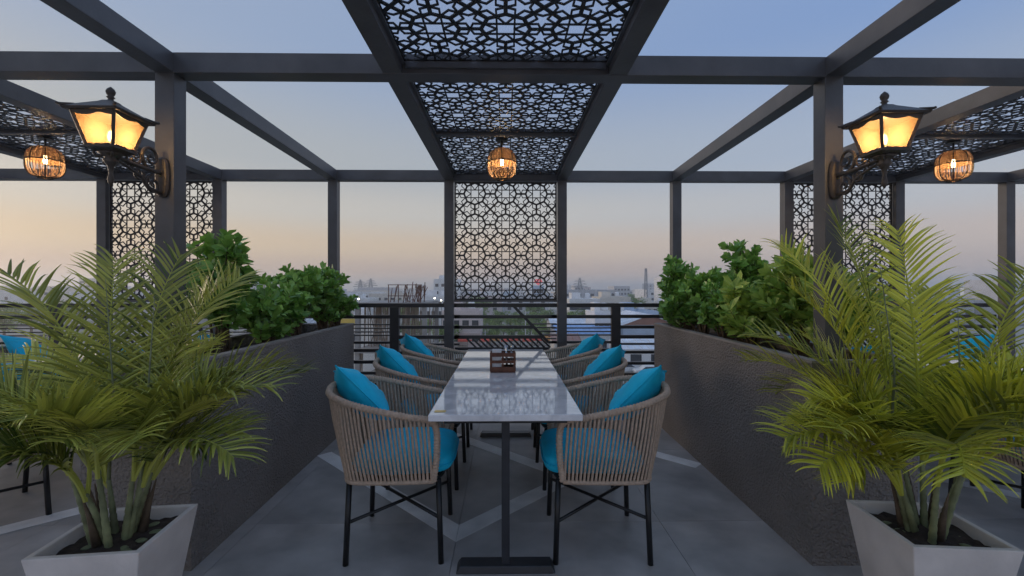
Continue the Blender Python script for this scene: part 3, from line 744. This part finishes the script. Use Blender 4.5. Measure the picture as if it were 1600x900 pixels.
def fronds(main, n, L0, L1):
    out = list(main)
    for k in range(n):
        az = 360*k/n+rf.uniform(-16,16); th = rf.uniform(46,85); out.append((az, th+4, rf.uniform(60,112) if th < 70 else rf.uniform(45,95), rf.uniform(L0,L1), rf.uniform(.20,.27)))
    return out
make_palm(-1.525, 1.82, .42, 4, M['palm'], 'left', fronds([(5,66,80,.92,.26),(-25,60,100,.80,.25),(150,70,80,1.05,.3),(-140,60,95,.9,.3),(-110,58,100,.75,.28),(100,78,45,1.1,.26),(75,80,50,1.1,.26),(175,50,70,1.0,.3),(-50,62,100,.66,.24),(20,74,80,.95,.26),(105,84,35,1.25,.28),(130,82,45,1.3,.28),(60,83,55,1.1,.26),(165,80,50,1.25,.28)], 25, .5, .98))
make_palm(1.70, 1.82, .42, 9, M['palmy'], 'right', fronds([(180,60,85,.9,.27),(-165,58,95,.8,.26),(-90,60,110,.75,.32),(-60,62,95,.85,.3),(150,74,70,1.1,.27),(90,80,40,1.15,.28),(50,76,55,1.15,.28),(0,66,70,1.1,.28),(-120,52,110,.8,.28),(205,66,80,1.0,.26),(95,84,35,1.4,.28),(130,82,42,1.35,.28),(60,83,40,1.4,.28),(10,80,50,1.3,.28),(160,82,48,1.25,.27)], 25, .5, .98))

# ------------------------------------------------------------------ shrubs in the planters
def leaf_into(mb, p, d, up, l, w, tone):
    sd = d.cross(up)
    if sd.length < .05: sd = d.cross(Vector((1,0,0)))
    sd.normalize(); up2 = sd.cross(d)
    vs = [p, p+d*l*.3+sd*w*.32-up2*l*.0, p+d*l*.68+sd*w*.5+up2*l*.03, p+d*l+up2*(-l*.05), p+d*l*.68-sd*w*.5+up2*l*.03, p+d*l*.3-sd*w*.32, p+d*l*.5-up2*l*.07]
    mb.add(vs, [(0,1,6),(1,2,6),(2,3,6),(3,4,6),(4,5,6),(5,0,6)], tone)
def make_shrub(x, y, z1, rad, matl, seed, label, nb=16, ls=.07, narrow=.5):
    z0 = .95; ls *= 1.15; nb = int(nb*.85); t = thing('shrub', label, 'shrub', (x, y, z0), group='shrubs in the planters'); rnd = random.Random(seed)
    H = z1-z0; fol = MB(); st = MB()
    for b in range(nb):
        a = rnd.uniform(0,2*math.pi); top = rnd.uniform(.45,1.0)*H; rr = rad*math.sqrt(rnd.random())*(1.25-.75*top/H)
        if b == 0: rr = .02; top = H
        p0 = Vector((rnd.uniform(-.03,.03), rnd.uniform(-.05,.05), 0)); p3 = Vector((rr*math.cos(a), rr*math.sin(a), top))
        path = smooth_path([p0, p0.lerp(p3,.4)+Vector((0,0,H*.03)), p3.lerp(p0,.25)+Vector((0,0,-.0)), p3], 6)
        st.tube(path, lambda u: .007*(1-u)+.002, 5, False)
        nn = len(path)
        for side in range(rnd.randint(2,4)+1):
            if side == 0: tw = path[int(nn*.35):]
            else:
                i0 = rnd.randint(int(nn*.35), nn-3); q = path[i0]; aa = rnd.uniform(0,6.3); e_ = q+Vector((math.cos(aa)*.10, math.sin(aa)*.10, rnd.uniform(.04,.13)))
                tw = [q.lerp(e_, k/5) for k in range(6)]; st.tube(tw, .0025, 4, False)
            g = 0
            for i, q in enumerate(tw):
                ax = (tw[min(i+1,len(tw)-1)]-tw[max(i-1,0)]).normalized(); dens = (i % 2)+1 if i < len(tw)-2 else 5
                for k in range(dens):
                    g += 2.4; a1 = g+rnd.uniform(-.4,.4); o = Vector((math.cos(a1), math.sin(a1), 0)); o = (o-ax*o.dot(ax)).normalized()
                    d = (o*rnd.uniform(.6,1)+ax*rnd.uniform(.35,1.1)).normalized(); l = ls*rnd.uniform(.65,1.2)
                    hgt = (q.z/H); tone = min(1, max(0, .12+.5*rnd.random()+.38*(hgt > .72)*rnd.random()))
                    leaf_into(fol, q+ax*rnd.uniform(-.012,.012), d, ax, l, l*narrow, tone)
    tag(st.build('stems', M['bark'], t, True), kind='stuff')
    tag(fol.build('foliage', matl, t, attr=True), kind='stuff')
make_shrub(-1.86, 3.0, 1.73, 0.23, M['leaf'], 1, 'tall dark green round-leaved shrub in the left planter, behind the palm', 24, .075, .6)
make_shrub(-1.80, 3.55, 1.36, 0.26, M['leaf'], 2, 'low green shrub in the middle of the left planter', 27, .065, .6)
make_shrub(-1.84, 4.0, 1.52, 0.24, M['leaf'], 3, 'medium green shrub with upright tips in the left planter', 27, .065, .55)
make_shrub(-1.76, 4.42, 1.54, 0.26, M['leaf'], 4, 'leafy green shrub at the railing end of the left planter', 30, .065, .55)
make_shrub(-1.74, 3.3, 1.30, .24, M['leaf'], 14, 'low spreading green shrub beside the tall one in the left planter', 26, .06, .6)
make_shrub(-1.72, 4.62, 1.36, .2, M['leaf'], 15, 'small green shrub at the far corner of the left planter', 22, .06, .55)
make_shrub(1.72, 4.25, 1.34, .24, M['leaf'], 16, 'low spreading green shrub between two taller ones in the right planter', 26, .06, .55)
make_shrub(1.74, 3.55, 1.36, .24, M['leaf'], 17, 'low mid green shrub below the tallest one in the right planter', 26, .06, .55)
make_shrub(1.74, 4.48, 1.63, 0.25, M['leaf'], 5, 'dark green shrub at the railing end of the right planter', 30, .07, .55)
make_shrub(1.76, 4.02, 1.48, 0.26, M['leaf'], 6, 'rounded mid green shrub in the right planter', 33, .07, .5)
make_shrub(1.90, 3.62, 1.74, 0.20, M['leaf'], 7, 'tallest dark green shrub in the right planter', 22, .065, .6)
make_shrub(1.76, 3.22, 1.35, 0.28, M['leafy'], 8, 'low shrub with yellow-green leaves in the right planter', 30, .085, .42)
make_shrub(1.90, 2.92, 1.62, 0.23, M['leafy'], 9, 'tall yellow-green shrub beside the right front post', 24, .085, .42)
make_shrub(1.95, 2.66, 1.40, 0.20, M['leafy'], 10, 'yellow-green shrub behind the right front post', 18, .085, .42)

# ------------------------------------------------------------------ the city beyond: ground, houses, trees
M['ground'] = mat('city_ground', (.34,.31,.26), .95, 0, (.03, .35))
M['road'] = mat('road', (.075,.073,.07), .9, 0, (.4, .15))
M['conc'] = mat('raw_concrete', (.32,.30,.28), .85, 0, (.8, .2))
M['pole'] = mat('props_wood', (.30,.24,.19), .85, 0, (3, .3))
M['rust'] = mat('rebar_rust', (.16,.075,.05), .85)
M['glassd'] = mat('window_dark', (.04,.045,.055), .15)
WALLS = [mat('wall_'+n, c, .85, 0, (.4, .10)) for n, c in (('white', (.82,.80,.78)), ('cream', (.74,.67,.58)), ('grey', (.58,.57,.58)), ('pink', (.66,.56,.53)), ('blue', (.48,.57,.68)), ('ochre', (.75,.52,.10)))]
WN = ['white', 'cream', 'grey', 'pinkish', 'bluish', 'ochre']
ROOFS = {n: mat('roof_'+n, c, .5, 0, (.5, .2)) for n, c in (('blue', (.28,.46,.75)), ('white', (.80,.82,.86)), ('grey', (.48,.50,.53)), ('rust', (.34,.16,.11)))}
TARPS = {n: mat('tarp_'+n, c, .7, 0, (2, .15)) for n, c in (('red', (.75,.09,.05)), ('orange', (.60,.25,.05)), ('cream', (.8,.75,.6)), ('green', (.05,.25,.15)))}
def X(px, D): return (px-790)*D/711
def Z(py, D): return 1.4-(py-450)*D/711
tag(MB().box(-4500, 4500, -40, 5500, ZG-.4, ZG).build('ground', M['ground']), kind='structure')
tag(MB().box(-60, 90, 71, 78, ZG+.004, ZG+.010).build('road', M['road']), kind='structure')
tag(MB().box(-300, 300, 146, 154, ZG+.004, ZG+.010).build('road', M['road']), kind='structure')

def where(x, D):
    px = 790+711*x/D
    for lim, w_ in ((120, 'beyond the far left bay'), (340, 'behind the left palm and screen'), (535, 'behind the left planter shrubs'), (700, 'in the gap left of the centre screen'), (880, 'behind the centre screen'), (1050, 'in the gap right of the centre screen'), (1230, 'behind the right planter shrubs'), (1420, 'behind the right screen')):
        if px < lim: return w_
    return 'beyond the far right bay'
def building(name, label, cat, x, D, w, d, ztop, wi, rows=0, colsn=0, win=(1.3,1.2), tank=False, group=None, stuff=True, rz=0, z0=ZG):
    t = thing(name, label, cat, (x, D, z0), rz, group); H = ztop-z0; wm = WALLS[wi]
    MB().box(-w/2, w/2, 0, d, 0, H).build('wall', wm, t)
    mb = MB(); p = .25   # parapet
    mb.box(-w/2-.05, w/2+.05, -.05, p, H+.003, H+.8).box(-w/2-.05, w/2+.05, d-p, d+.05, H+.003, H+.8).box(-w/2-.05, -w/2+p, p+.001, d-p-.001, H+.003, H+.8).box(w/2-p, w/2+.05, p+.001, d-p-.001, H+.003, H+.8)
    mb.build('parapet', wm, t)
    if rows:
        wmesh = MB().box(-win[0]/2, win[0]/2, -.08, .05, 0, win[1]); joined = MB()
        me = None if stuff else wmesh.mesh('window', M['glassd'])
        ledge = None if stuff else MB().box(-win[0]/2-.15, win[0]/2+.15, -.35, -.002, -.16, -.02).mesh('sill', wm)
        for r_ in range(rows):
            for c_ in range(colsn):
                wx = -w/2+w*(c_+.5)/colsn; wz = H-1.2-win[1]-r_*3.1
                if wz < .5: continue
                if stuff: joined.box(wx-win[0]/2, wx+win[0]/2, -.08, .05, wz, wz+win[1])
                else:
                    o = link('window', me, t); o.location = (wx, 0, wz); q = link('sill', ledge, o)
        if stuff and joined.v: tag(joined.build('window_rows', M['glassd'], t), kind='stuff')
        if not stuff:
            for r_ in range(1, rows+1):
                if H-.6-r_*3.1 > .5: MB().box(-w/2-.06, w/2+.06, -.3, -.001, H-.75-r_*3.1, H-.6-r_*3.1).build('floor_band', wm, t)
    if tank:
        MB().lathe([(.7,0),(.8,.1),(.8,1.1),(.6,1.4),(.2,1.5)], 12, (w*.22, d*.5, H+.9)).build('water_tank', M['leg'] if tank == 2 else WALLS[0], t)
        MB().box(w*.22-.9, w*.22+.9, d*.5-.9, d*.5+.9, H+.003, H+.895).build('tank_stand', wm, t)
        MB().box(-w*.35, -w*.05, d*.35, d*.75, H+.003, H+2.5).build('stair_head', wm, t)
    return t
MID = 'mid-distance city buildings'
bl = [  # px0, px1, top y, D, depth, wall, rows, cols, label
 (690, 750, 485, 92, 12, 3, 2, 4, 'pinkish flat-roofed block seen left of the trees through the railing'),
 (678, 716, 436, 190, 14, 0, 5, 4, 'tall white block standing above the skyline beside the centre panel'),
 (655, 700, 462, 150, 14, 0, 3, 5, 'white block with a dark ledge right of the unfinished frame'),
 (508, 560, 498, 62, 9, 1, 1, 4, 'low cream building with an ochre parapet at the left end of the railing'),
 (560, 612, 449, 260, 20, 2, 4, 7, 'grey apartment block on the skyline left of the rebar cage'),
 (520, 575, 466, 170, 15, 0, 3, 6, 'white block behind the building with the ochre parapet'),
 (733, 765, 456, 210, 16, 0, 4, 4, 'white block seen through the lower left of the centre lattice'),
 (786, 806, 456, 240, 16, 4, 4, 3, 'bluish block seen through the middle of the centre lattice'),
 (890, 938, 467, 130, 14, 0, 3, 7, 'white block with a row of dark windows right of the centre panel'),
 (938, 986, 464, 150, 14, 1, 3, 6, 'cream block next to the white one right of the centre panel'),
 (930, 962, 488, 84, 10, 0, 2, 3, 'small white house at the left of the blue sheds'),
 (975, 1030, 486, 100, 12, 4, 2, 6, 'long bluish-white block behind the gabled shed'),
 (960, 985, 447, 330, 20, 2, 4, 5, 'grey block with flat top on the right skyline'),
 (1000, 1060, 474, 160, 16, 1, 2, 6, 'cream low block on the right behind the shrubs'),
 (898, 912, 446, 360, 18, 2, 4, 3, 'small grey block below the right lattice pylon'),
 (1180, 1235, 455, 170, 15, 0, 3, 5, 'white block behind the right planter shrubs'),
 (380, 430, 446, 280, 18, 2, 4, 5, 'grey towered block behind the left planter shrubs'),
 (1330, 1400, 462, 150, 14, 0, 3, 6, 'white block behind the right lattice screen'),
 (100, 170, 458, 180, 15, 1, 3, 6, 'cream block behind the left palm'),
]
for px0, px1, py, D, dp, wi, rows, cl, lb in bl:
    building('city_building', lb, 'building', X((px0+px1)/2, D), D, X(px1, D)-X(px0, D), dp, Z(py, D)-.8, wi, rows, cl, tank=(1 if D < 200 else 0), group=MID, stuff=D > 140)
D = 62; ob = [o_ for o_ in C.objects if o_.get('label', '').startswith('low cream building with an ochre')][0]
wq = X(560, D)-X(508, D); MB().box(-wq/2-.12, wq/2+.12, -.14, -.052, Z(498, D)-ZG-.85, Z(498, D)-ZG+.02).build('painted_fascia', WALLS[5], ob)
# blue office with a red sign on its roof
D = 205; t = building('office_building', 'blue glazed office with a red roof sign, seen through the centre lattice', 'building', X(841, D), D, 5.2, 12, Z(449, D), 4, 0, 0)
hb_ = Z(449, D)-ZG
for r_ in range(3):
    for c_ in range(3): MB().box(-2.3+1.6*c_, -.9+1.6*c_, -.06, .05, hb_-2.6-r_*2.4, hb_-.7-r_*2.4).build('window', M['glassd'], t)
sg = MB().add([(-1.9,-.2,hb_+2.6),(0,-.2,hb_+.9),(1.9,-.2,hb_+2.6),(1.1,-.2,hb_+3.7),(-1.1,-.2,hb_+3.7),(-1.9,0,hb_+2.6),(0,0,hb_+.9),(1.9,0,hb_+2.6),(1.1,0,hb_+3.7),(-1.1,0,hb_+3.7)],
   [(4,3,2,1,0),(5,6,7,8,9),(0,1,6,5),(1,2,7,6),(2,3,8,7),(3,4,9,8),(4,0,5,9)]).build('roof_sign', emis('sign_red', (.8,.12,.14), .05), t)
for s in (-1, 1): MB().box(s*.6-.32, s*.6+.32, -.26, -.202, hb_+2.2, hb_+3.0).build('sign_mark', WALLS[0], sg)

# unfinished concrete frame with timber props and rebar
D = 30; un = thing('unfinished_building', 'unfinished concrete floors on timber props with rusty rebar standing on top', 'building', (X(610, D), D, ZG))
zs = Z(473, D)-ZG; wd = 4.6; rnd = random.Random(12)
for k in range(4): MB().box(-wd/2, wd/2, 0, 6, zs-.22-3.1*k, zs-3.1*k).build('floor_slab', M['conc'], un)
for sx in (-.96, 0, .96):
    for yy in (.2, 5.5): MB().box(sx*wd/2-.15, sx*wd/2+.15, yy, yy+.3, 0, zs-.22).build('column', M['conc'], un)
mb = MB()
for k in range(3):
    for q in range(64):
        x = rnd.uniform(-wd/2+.05, wd/2-.05); yy = rnd.uniform(.05, 4.5); lean = rnd.uniform(-.15,.15) if rnd.random() < .8 else rnd.uniform(-.7,.7)
        mb.tube([(x, yy, zs-3.1*(k+1)+.01), (min(wd/2, max(-wd/2, x+lean)), yy, zs-3.1*k-.23)], .035, 5, False)
tag(mb.build('timber_props', M['pole'], un), kind='stuff')
mb = MB()
for q in range(26):
    x = rnd.uniform(.5, 1.95) if q < 18 else rnd.uniform(-.3, 1.95); mb.tube([(x, rnd.uniform(.3,2.4), zs), (x+rnd.uniform(-.12,.3), rnd.uniform(.3,2.4), zs+rnd.uniform(.9,1.4))], .028, 5, False)
tag(mb.build('rebar_bundle', M['rust'], un), kind='stuff')
for x in (-.15, .5, 1.0, 1.95): MB().tube([(x,.2,zs),(x,.2,zs+1.2)], .03, 5).build('formwork_post', M['rust'], un)
for z_ in (.45, 1.18): MB().tube([(-.2,.2,zs+z_),(2.0,.2,zs+z_)], .025, 5).build('formwork_rail', M['rust'], un)

# sheds with ribbed gable roofs
def shed(label, px0, px1, py_e, D, dp, rise, roof, wi, ridge_x=True, rz=0):
    w = X(px1, D)-X(px0, D); ze = Z(py_e, D); t = thing('shed', label, 'shed', (X((px0+px1)/2, D), D, ZG), rz, 'low sheds beyond the railing'); H = ze-ZG
    MB().box(-w/2, w/2, 0, dp, 0, H).build('wall', WALLS[wi], t)
    mb = MB(); n = int(w/.9)
    if ridge_x: A = [(-w/2-.4,-.5,H),(w/2+.4,-.5,H),(w/2+.4,dp/2,H+rise),(-w/2-.4,dp/2,H+rise),(-w/2-.4,dp+.5,H),(w/2+.4,dp+.5,H)]; fs = [(0,1,2,3),(3,2,5,4)]
    else: A = [(-w/2-.4,-.5,H),(0,-.5,H+rise),(0,dp+.5,H+rise),(-w/2-.4,dp+.5,H),(w/2+.4,-.5,H),(w/2+.4,dp+.5,H)]; fs = [(0,1,2,3),(1,4,5,2)]
    o = mb.add(A, fs).build('roof', ROOFS[roof], t); so = o.modifiers.new('s', 'SOLIDIFY'); so.thickness = .12
    if ridge_x:
        for k in range(n+1):
            x = -w/2-.3+(w+.6)*k/n; MB().bar((x,-.5,H+.06), (x,dp/2,H+rise+.06), .08, .1).build('roof_rib', ROOFS[roof], o)
    else:
        MB().add([(-w/2,-.02,H),(w/2,-.02,H),(0,-.02,H+rise*(w/2)/(w/2+.4))]+[(-w/2,.02,H),(w/2,.02,H),(0,.02,H+rise*(w/2)/(w/2+.4))], [(0,1,2),(5,4,3),(0,3,4,1),(1,4,5,2),(2,5,3,0)]).build('gable', ROOFS['rust'], t)
        for s in (-1, 1): MB().bar((s*(w/2+.4),-.52,H), (0,-.52,H+rise), .35, .12).build('verge_board', ROOFS['white'], t)
    for k in range(int(w/3)):
        MB().box(-w/2+1+3*k, -w/2+2.6+3*k, -.06, .05, H*.35, H*.35+1.5).build('window', M['glassd'], t)
    return t
shed('shed with a low rust gable and white verge boards, right of the rail post', 974, 1058, 508, 84, 16, 2.0, 'white', 4, False)
shed('long blue-roofed shed just right of the centre panel', 872, 958, 521, 80, 11, 1.3, 'blue', 0)
shed('grey ribbed-roof shed behind the blue-roofed one', 862, 940, 506, 100, 12, 1.4, 'white', 2)
shed('low white-roofed shed in front on the right', 975, 1075, 545, 66, 9, 1.0, 'white', 0)
shed('rust-roofed hut below the slanting bar', 866, 905, 533, 76, 7, .9, 'rust', 1)
shed('blue-roofed shed far right behind the planter', 1075, 1180, 505, 100, 12, 1.4, 'blue', 0)
shed('grey-roofed shed behind the building with the ochre parapet', 440, 530, 505, 90, 12, 1.3, 'grey', 1)
# market stalls
for k in range(10):
    D = 92+1.2*(k % 2); col = ('red','red','red','orange','red','red','red','red','orange','cream')[k]; x = X(724, D)+k*2.15
    t = thing('market_stall', 'market stall with '+col+' tarp roof below the trees, number %d from the left' % (k+1), 'stall', (x, D, ZG), 0, 'market stalls under tarps')
    MB().add([(-1,-1.2,2.0),(1,-1.2,2.0),(1,0,2.7),(-1,0,2.7),(-1,1.4,2.2),(1,1.4,2.2),(-1,-1.22,1.7),(1,-1.22,1.7)], [(0,1,2,3),(3,2,5,4),(6,7,1,0)]).build('tarp', TARPS[col], t)
    for sx in (-.95,.95):
        for yy in (-1.1,1.3): MB().box(sx-.04, sx+.04, yy-.04, yy+.04, 0, 2.05).build('pole', M['pole'], t)
    MB().box(-.9, .9, -.9, .2, .7, .85).build('counter', M['pole'], t)
# parked cars
def make_car(name='parked_car'):
    t = thing(name, '', 'car', (0,0,ZG+.01), 0, 'cars parked by the sheds')
    prof = [(-2.05,.35),(-2.1,.75),(-1.95,.92),(-1.25,.98),(-.65,1.42),(.75,1.45),(1.45,1.0),(2.0,.9),(2.1,.6),(2.05,.35)]
    n = len(prof); vs = [(x, -.82 if z < 1.1 else -.66, z) for x, z in prof]+[(x, .82 if z < 1.1 else .66, z) for x, z in prof]
    MB().add(vs, [tuple(range(n)), tuple(reversed(range(n,2*n)))]+[((i+1)%n, i, n+i, n+(i+1)%n) for i in range(n)]).build('body', WALLS[0], t, bevel=.05)
    for s in (-1, 1): MB().add([(-1.15,s*.80,1.0),(1.3,s*.80,1.0),(.7,s*.69,1.38),(-.6,s*.69,1.36)]+[(-1.15,s*.84,1.0),(1.3,s*.84,1.0),(.7,s*.72,1.38),(-.6,s*.72,1.36)], [(0,1,2,3),(7,6,5,4),(0,4,5,1),(1,5,6,2),(2,6,7,3),(3,7,4,0)]).build('side_window', M['glassd'], t)
    for x in (-1.3, 1.3):
        for s in (-1, 1):
            o = MB().lathe([(.2,-.1),(.31,-.1),(.31,.1),(.2,.1)], 14).build('wheel', M['leg'], t); o.rotation_euler.x = R(90); o.location = (x, s*.76, .31)
    return t
car = make_car()
for k, (px_, D) in enumerate(((992,70),(1016,72),(1042,70.5),(905,72),(930,70),(960,71.5))):
    c = car if k == 0 else copy_tree(car); c.location = (X(px_, D)+.3, D-6+.5*(k % 2), ZG+.01); c.rotation_euler.z = R(4*(k % 3)+(180 if k % 2 else 0))
    tag(c, 'small pale parked car by the sheds, '+('first','second','third')[k % 3]+(' from the rail post going right' if k < 3 else ' from the centre panel going right'))

# trees
def tree_meshes(seed, n=1500):
    rnd = random.Random(seed); mb = MB(); cl = [(Vector((rnd.gauss(0,.9), rnd.gauss(0,.9), rnd.uniform(2.4,5.6))), rnd.uniform(.7,1.25), rnd.uniform(-.2,.25)) for _ in range(15)]
    for k in range(n):
        c, r, tn = cl[k % 15]; d = Vector((rnd.gauss(0,1), rnd.gauss(0,1), rnd.gauss(0,1))).normalized(); p = c+d*r*rnd.uniform(.6,1.05); s = rnd.uniform(.12,.26)
        u = Vector((rnd.gauss(0,1), rnd.gauss(0,1), rnd.gauss(0,1))).normalized(); v = u.cross(d).normalized()
        mb.add([p-u*s, p+v*s*.6, p+u*s, p-v*s*.6], [(0,1,2,3)], min(1, max(0, .45+tn+rnd.uniform(-.25,.25))))
    tr = MB().tube(smooth_path([(0,0,0),(.1,.05,1.4),(0,.1,2.8),(.15,0,4.2)], 4), lambda u: .2*(1-u)+.05, 8)
    for k in range(6): c = cl[k][0]; tr.tube([(0,.05,1.6+.25*k), Vector((0,.05,2+.25*k)).lerp(c,.6), c], lambda u: .09*(1-u)+.02, 5, False)
    return mb.mesh('crown', M['tree'], False, True), tr.mesh('trunk', M['bark'], True)
TM = [tree_meshes(s) for s in (1,2,3)]
def tree(x, D, h, k, label, grp, z=ZG, wide=1.2):
    t = thing('city_tree', label, 'tree', (x, D, z), k*1.3, grp); s = h/6.4; t.scale = (s*wide, s*wide, s)
    link('trunk', TM[k % 3][1], t); link('crown', TM[k % 3][0], t)
rnd = random.Random(31); n_t = 0
for row, (D0, y_t) in enumerate(((104, 512), (116, 500), (128, 490), (140, 485))):
    for k in range(8):
        px_ = 742+(row % 2)*9+k*18.5+rnd.uniform(-5,5); D = D0+rnd.uniform(-3,3); h_ = Z(y_t+rnd.uniform(-3,6), D)-ZG
        tree(X(px_, D), D, h_, n_t, ('front','second','third','rear')[row]+' row tree of the grove seen through the middle of the railing', 'trees of the grove'); n_t += 1
for px_, py, D in ((895,486,120),(910,482,130),(925,486,118),(1005,482,140),(1030,484,150),(700,500,90),(660,497,100),(640,505,90),(548,486,110),(530,490,105),(560,492,108),(1065,488,120),(1110,480,130),(1140,478,140),(420,480,120),(390,485,115),(1380,476,130),(1450,480,120),(60,478,120),(20,480,110)):
    tree(X(px_, D), D, Z(py, D)-ZG, n_t, 'green street tree among the nearer houses '+where(X(px_, D), D), 'street trees among the houses'); n_t += 1
# far town
rnd = random.Random(77); FAR = 'far hazy town blocks'
for k in range(345):
    D = 165*(1500/165)**(rnd.random()**1.05); x = rnd.uniform(-1.15, 1.2)*D if k < 290 else rnd.choice((-1,1))*rnd.uniform(1.2,2.2)*D
    if 195 < D < 380 and abs(x) < .36*D and rnd.random() < .3: continue
    wi = rnd.choice((0,0,0,1,1,2,2,3)); big = rnd.random() < .12; w = rnd.uniform(9,22); ztop = rnd.uniform(-4.5,.2)+(rnd.uniform(1.5,7) if big else 0)+min(3, D/500)
    building('far_building', ('tall ' if big else 'low ')+WN[wi]+' flat-roofed block in the far town '+where(x, D), 'building', x, D, w, rnd.uniform(9,16), ztop, wi, rnd.choice((2,3)), rnd.randint(3,6), (1.6,1.3), group=FAR, rz=rnd.uniform(-.3,.3))
for k in range(190):
    D = 150*(1300/150)**(rnd.random()**1.2); x = rnd.uniform(-1.15, 1.2)*D
    tree(x, D, rnd.uniform(6,9.5), k, 'dark green tree in the far town '+where(x, D), 'trees in the far town', wide=1.5)
# pylons and the mast
M['pyl'] = mat('galvanised', (.25,.26,.28), .6)
def lattice_mast(label, cat, name, x, D, ztop, w0, w1, arms=0):
    t = thing(name, label, cat, (x, D, ZG)); H = ztop-ZG; n = 9; th = max(.12, D*.0011)
    wz = lambda z: w0+(w1-w0)*min(1, z/H)**.7
    for sx in (-1,1):
        for sy in (-1,1): MB().bar((sx*wz(0)/2, sy*wz(0)/2, 0), (sx*w1/2, sy*w1/2, H), th).build('leg', M['pyl'], t)
    for k in range(n):
        z0, z1 = H*k/n, H*(k+1)/n
        for s in (-1, 1):
            MB().bar((-s*wz(z0)/2, -wz(z0)/2, z0), (s*wz(z1)/2, -wz(z1)/2, z1), th*.6).build('brace', M['pyl'], t)
    for k in range(arms):
        z = H*(.68+.1*k); a = w0*(.95-.18*k); MB().bar((-a, 0, z), (a, 0, z), th*.9).build('cross_arm', M['pyl'], t)
        for s in (-1, 1): MB().bar((s*a, 0, z), (0, 0, z+H*.06), th*.6).build('arm_tie', M['pyl'], t)
    return t
lattice_mast('tall slim lattice telecom mast on the right skyline', 'mast', 'telecom_mast', X(1010, 260), 260, Z(419, 260), 1.9, .8)
lattice_mast('power pylon with cross arms right of the centre panel', 'pylon', 'power_pylon', X(906, 300), 300, Z(434, 300), 6, .6, 3)
lattice_mast('left one of two power pylons on the left skyline', 'pylon', 'power_pylon', X(564, 420), 420, Z(437, 420), 7, .6, 3)
lattice_mast('right one of two power pylons on the left skyline', 'pylon', 'power_pylon', X(580, 440), 440, Z(435, 440), 7, .6, 3)
# lit street lamps
SL = emis('street_light', (1,.93,.7), 2.5)
for k, (px_, py, D) in enumerate(((543,468,75),(563,467,82),(665,473,70),(680,466,95),(690,469,90),(537,451,190),(957,528,60))):
    x = X(px_, D); z = Z(py, D); t = thing('street_lamp', 'lit street lamp, number %d from the left among the houses' % ((2,3,4,5,6,1,7)[k]), 'street lamp', (x, D, ZG), 0, 'lit street lamps in the town')
    MB().tube([(0,0,0),(0,0,z-ZG+.15),(0,-.5,z-ZG+.25)], .07, 6).build('pole', M['pyl'], t)
    MB().lathe([(.05,-.08),(.13,-.05),(.14,.03),(.06,.1)], 10, (0,-.55,z-ZG)).build('lamp_head', SL, t)
# slim poles in the grove
for k, (px_, py0, D) in enumerate(((758,516,96),(821,486,98))):
    t = thing('utility_pole', ('short' if k == 0 else 'tall')+' pale utility pole standing in front of the grove', 'pole', (X(px_, D), D, ZG))
    H = Z(py0, D)-ZG; MB().tube([(0,0,0),(0,0,H)], lambda u: .13-.05*u, 7).build('shaft', WALLS[0], t); MB().box(-.6, .6, -.05, .05, H-.5, H-.38).build('cross_arm', M['pyl'], t)
# dusty evening air
hz = bpy.data.materials.new('haze'); hz.use_nodes = True; nt = hz.node_tree; nt.nodes.remove(nt.nodes['Principled BSDF'])
pv = nt.nodes.new('ShaderNodeVolumePrincipled'); pv.inputs['Color'].default_value = (.985,.975,.975,1); pv.inputs['Density'].default_value = .0010; pv.inputs['Anisotropy'].default_value = .65
nt.links.new(pv.outputs[0], nt.nodes['Material Output'].inputs['Volume'])
tag(MB().box(-4600, 4600, -50, 5600, ZG-1.4, 26).build('haze', hz), kind='stuff')
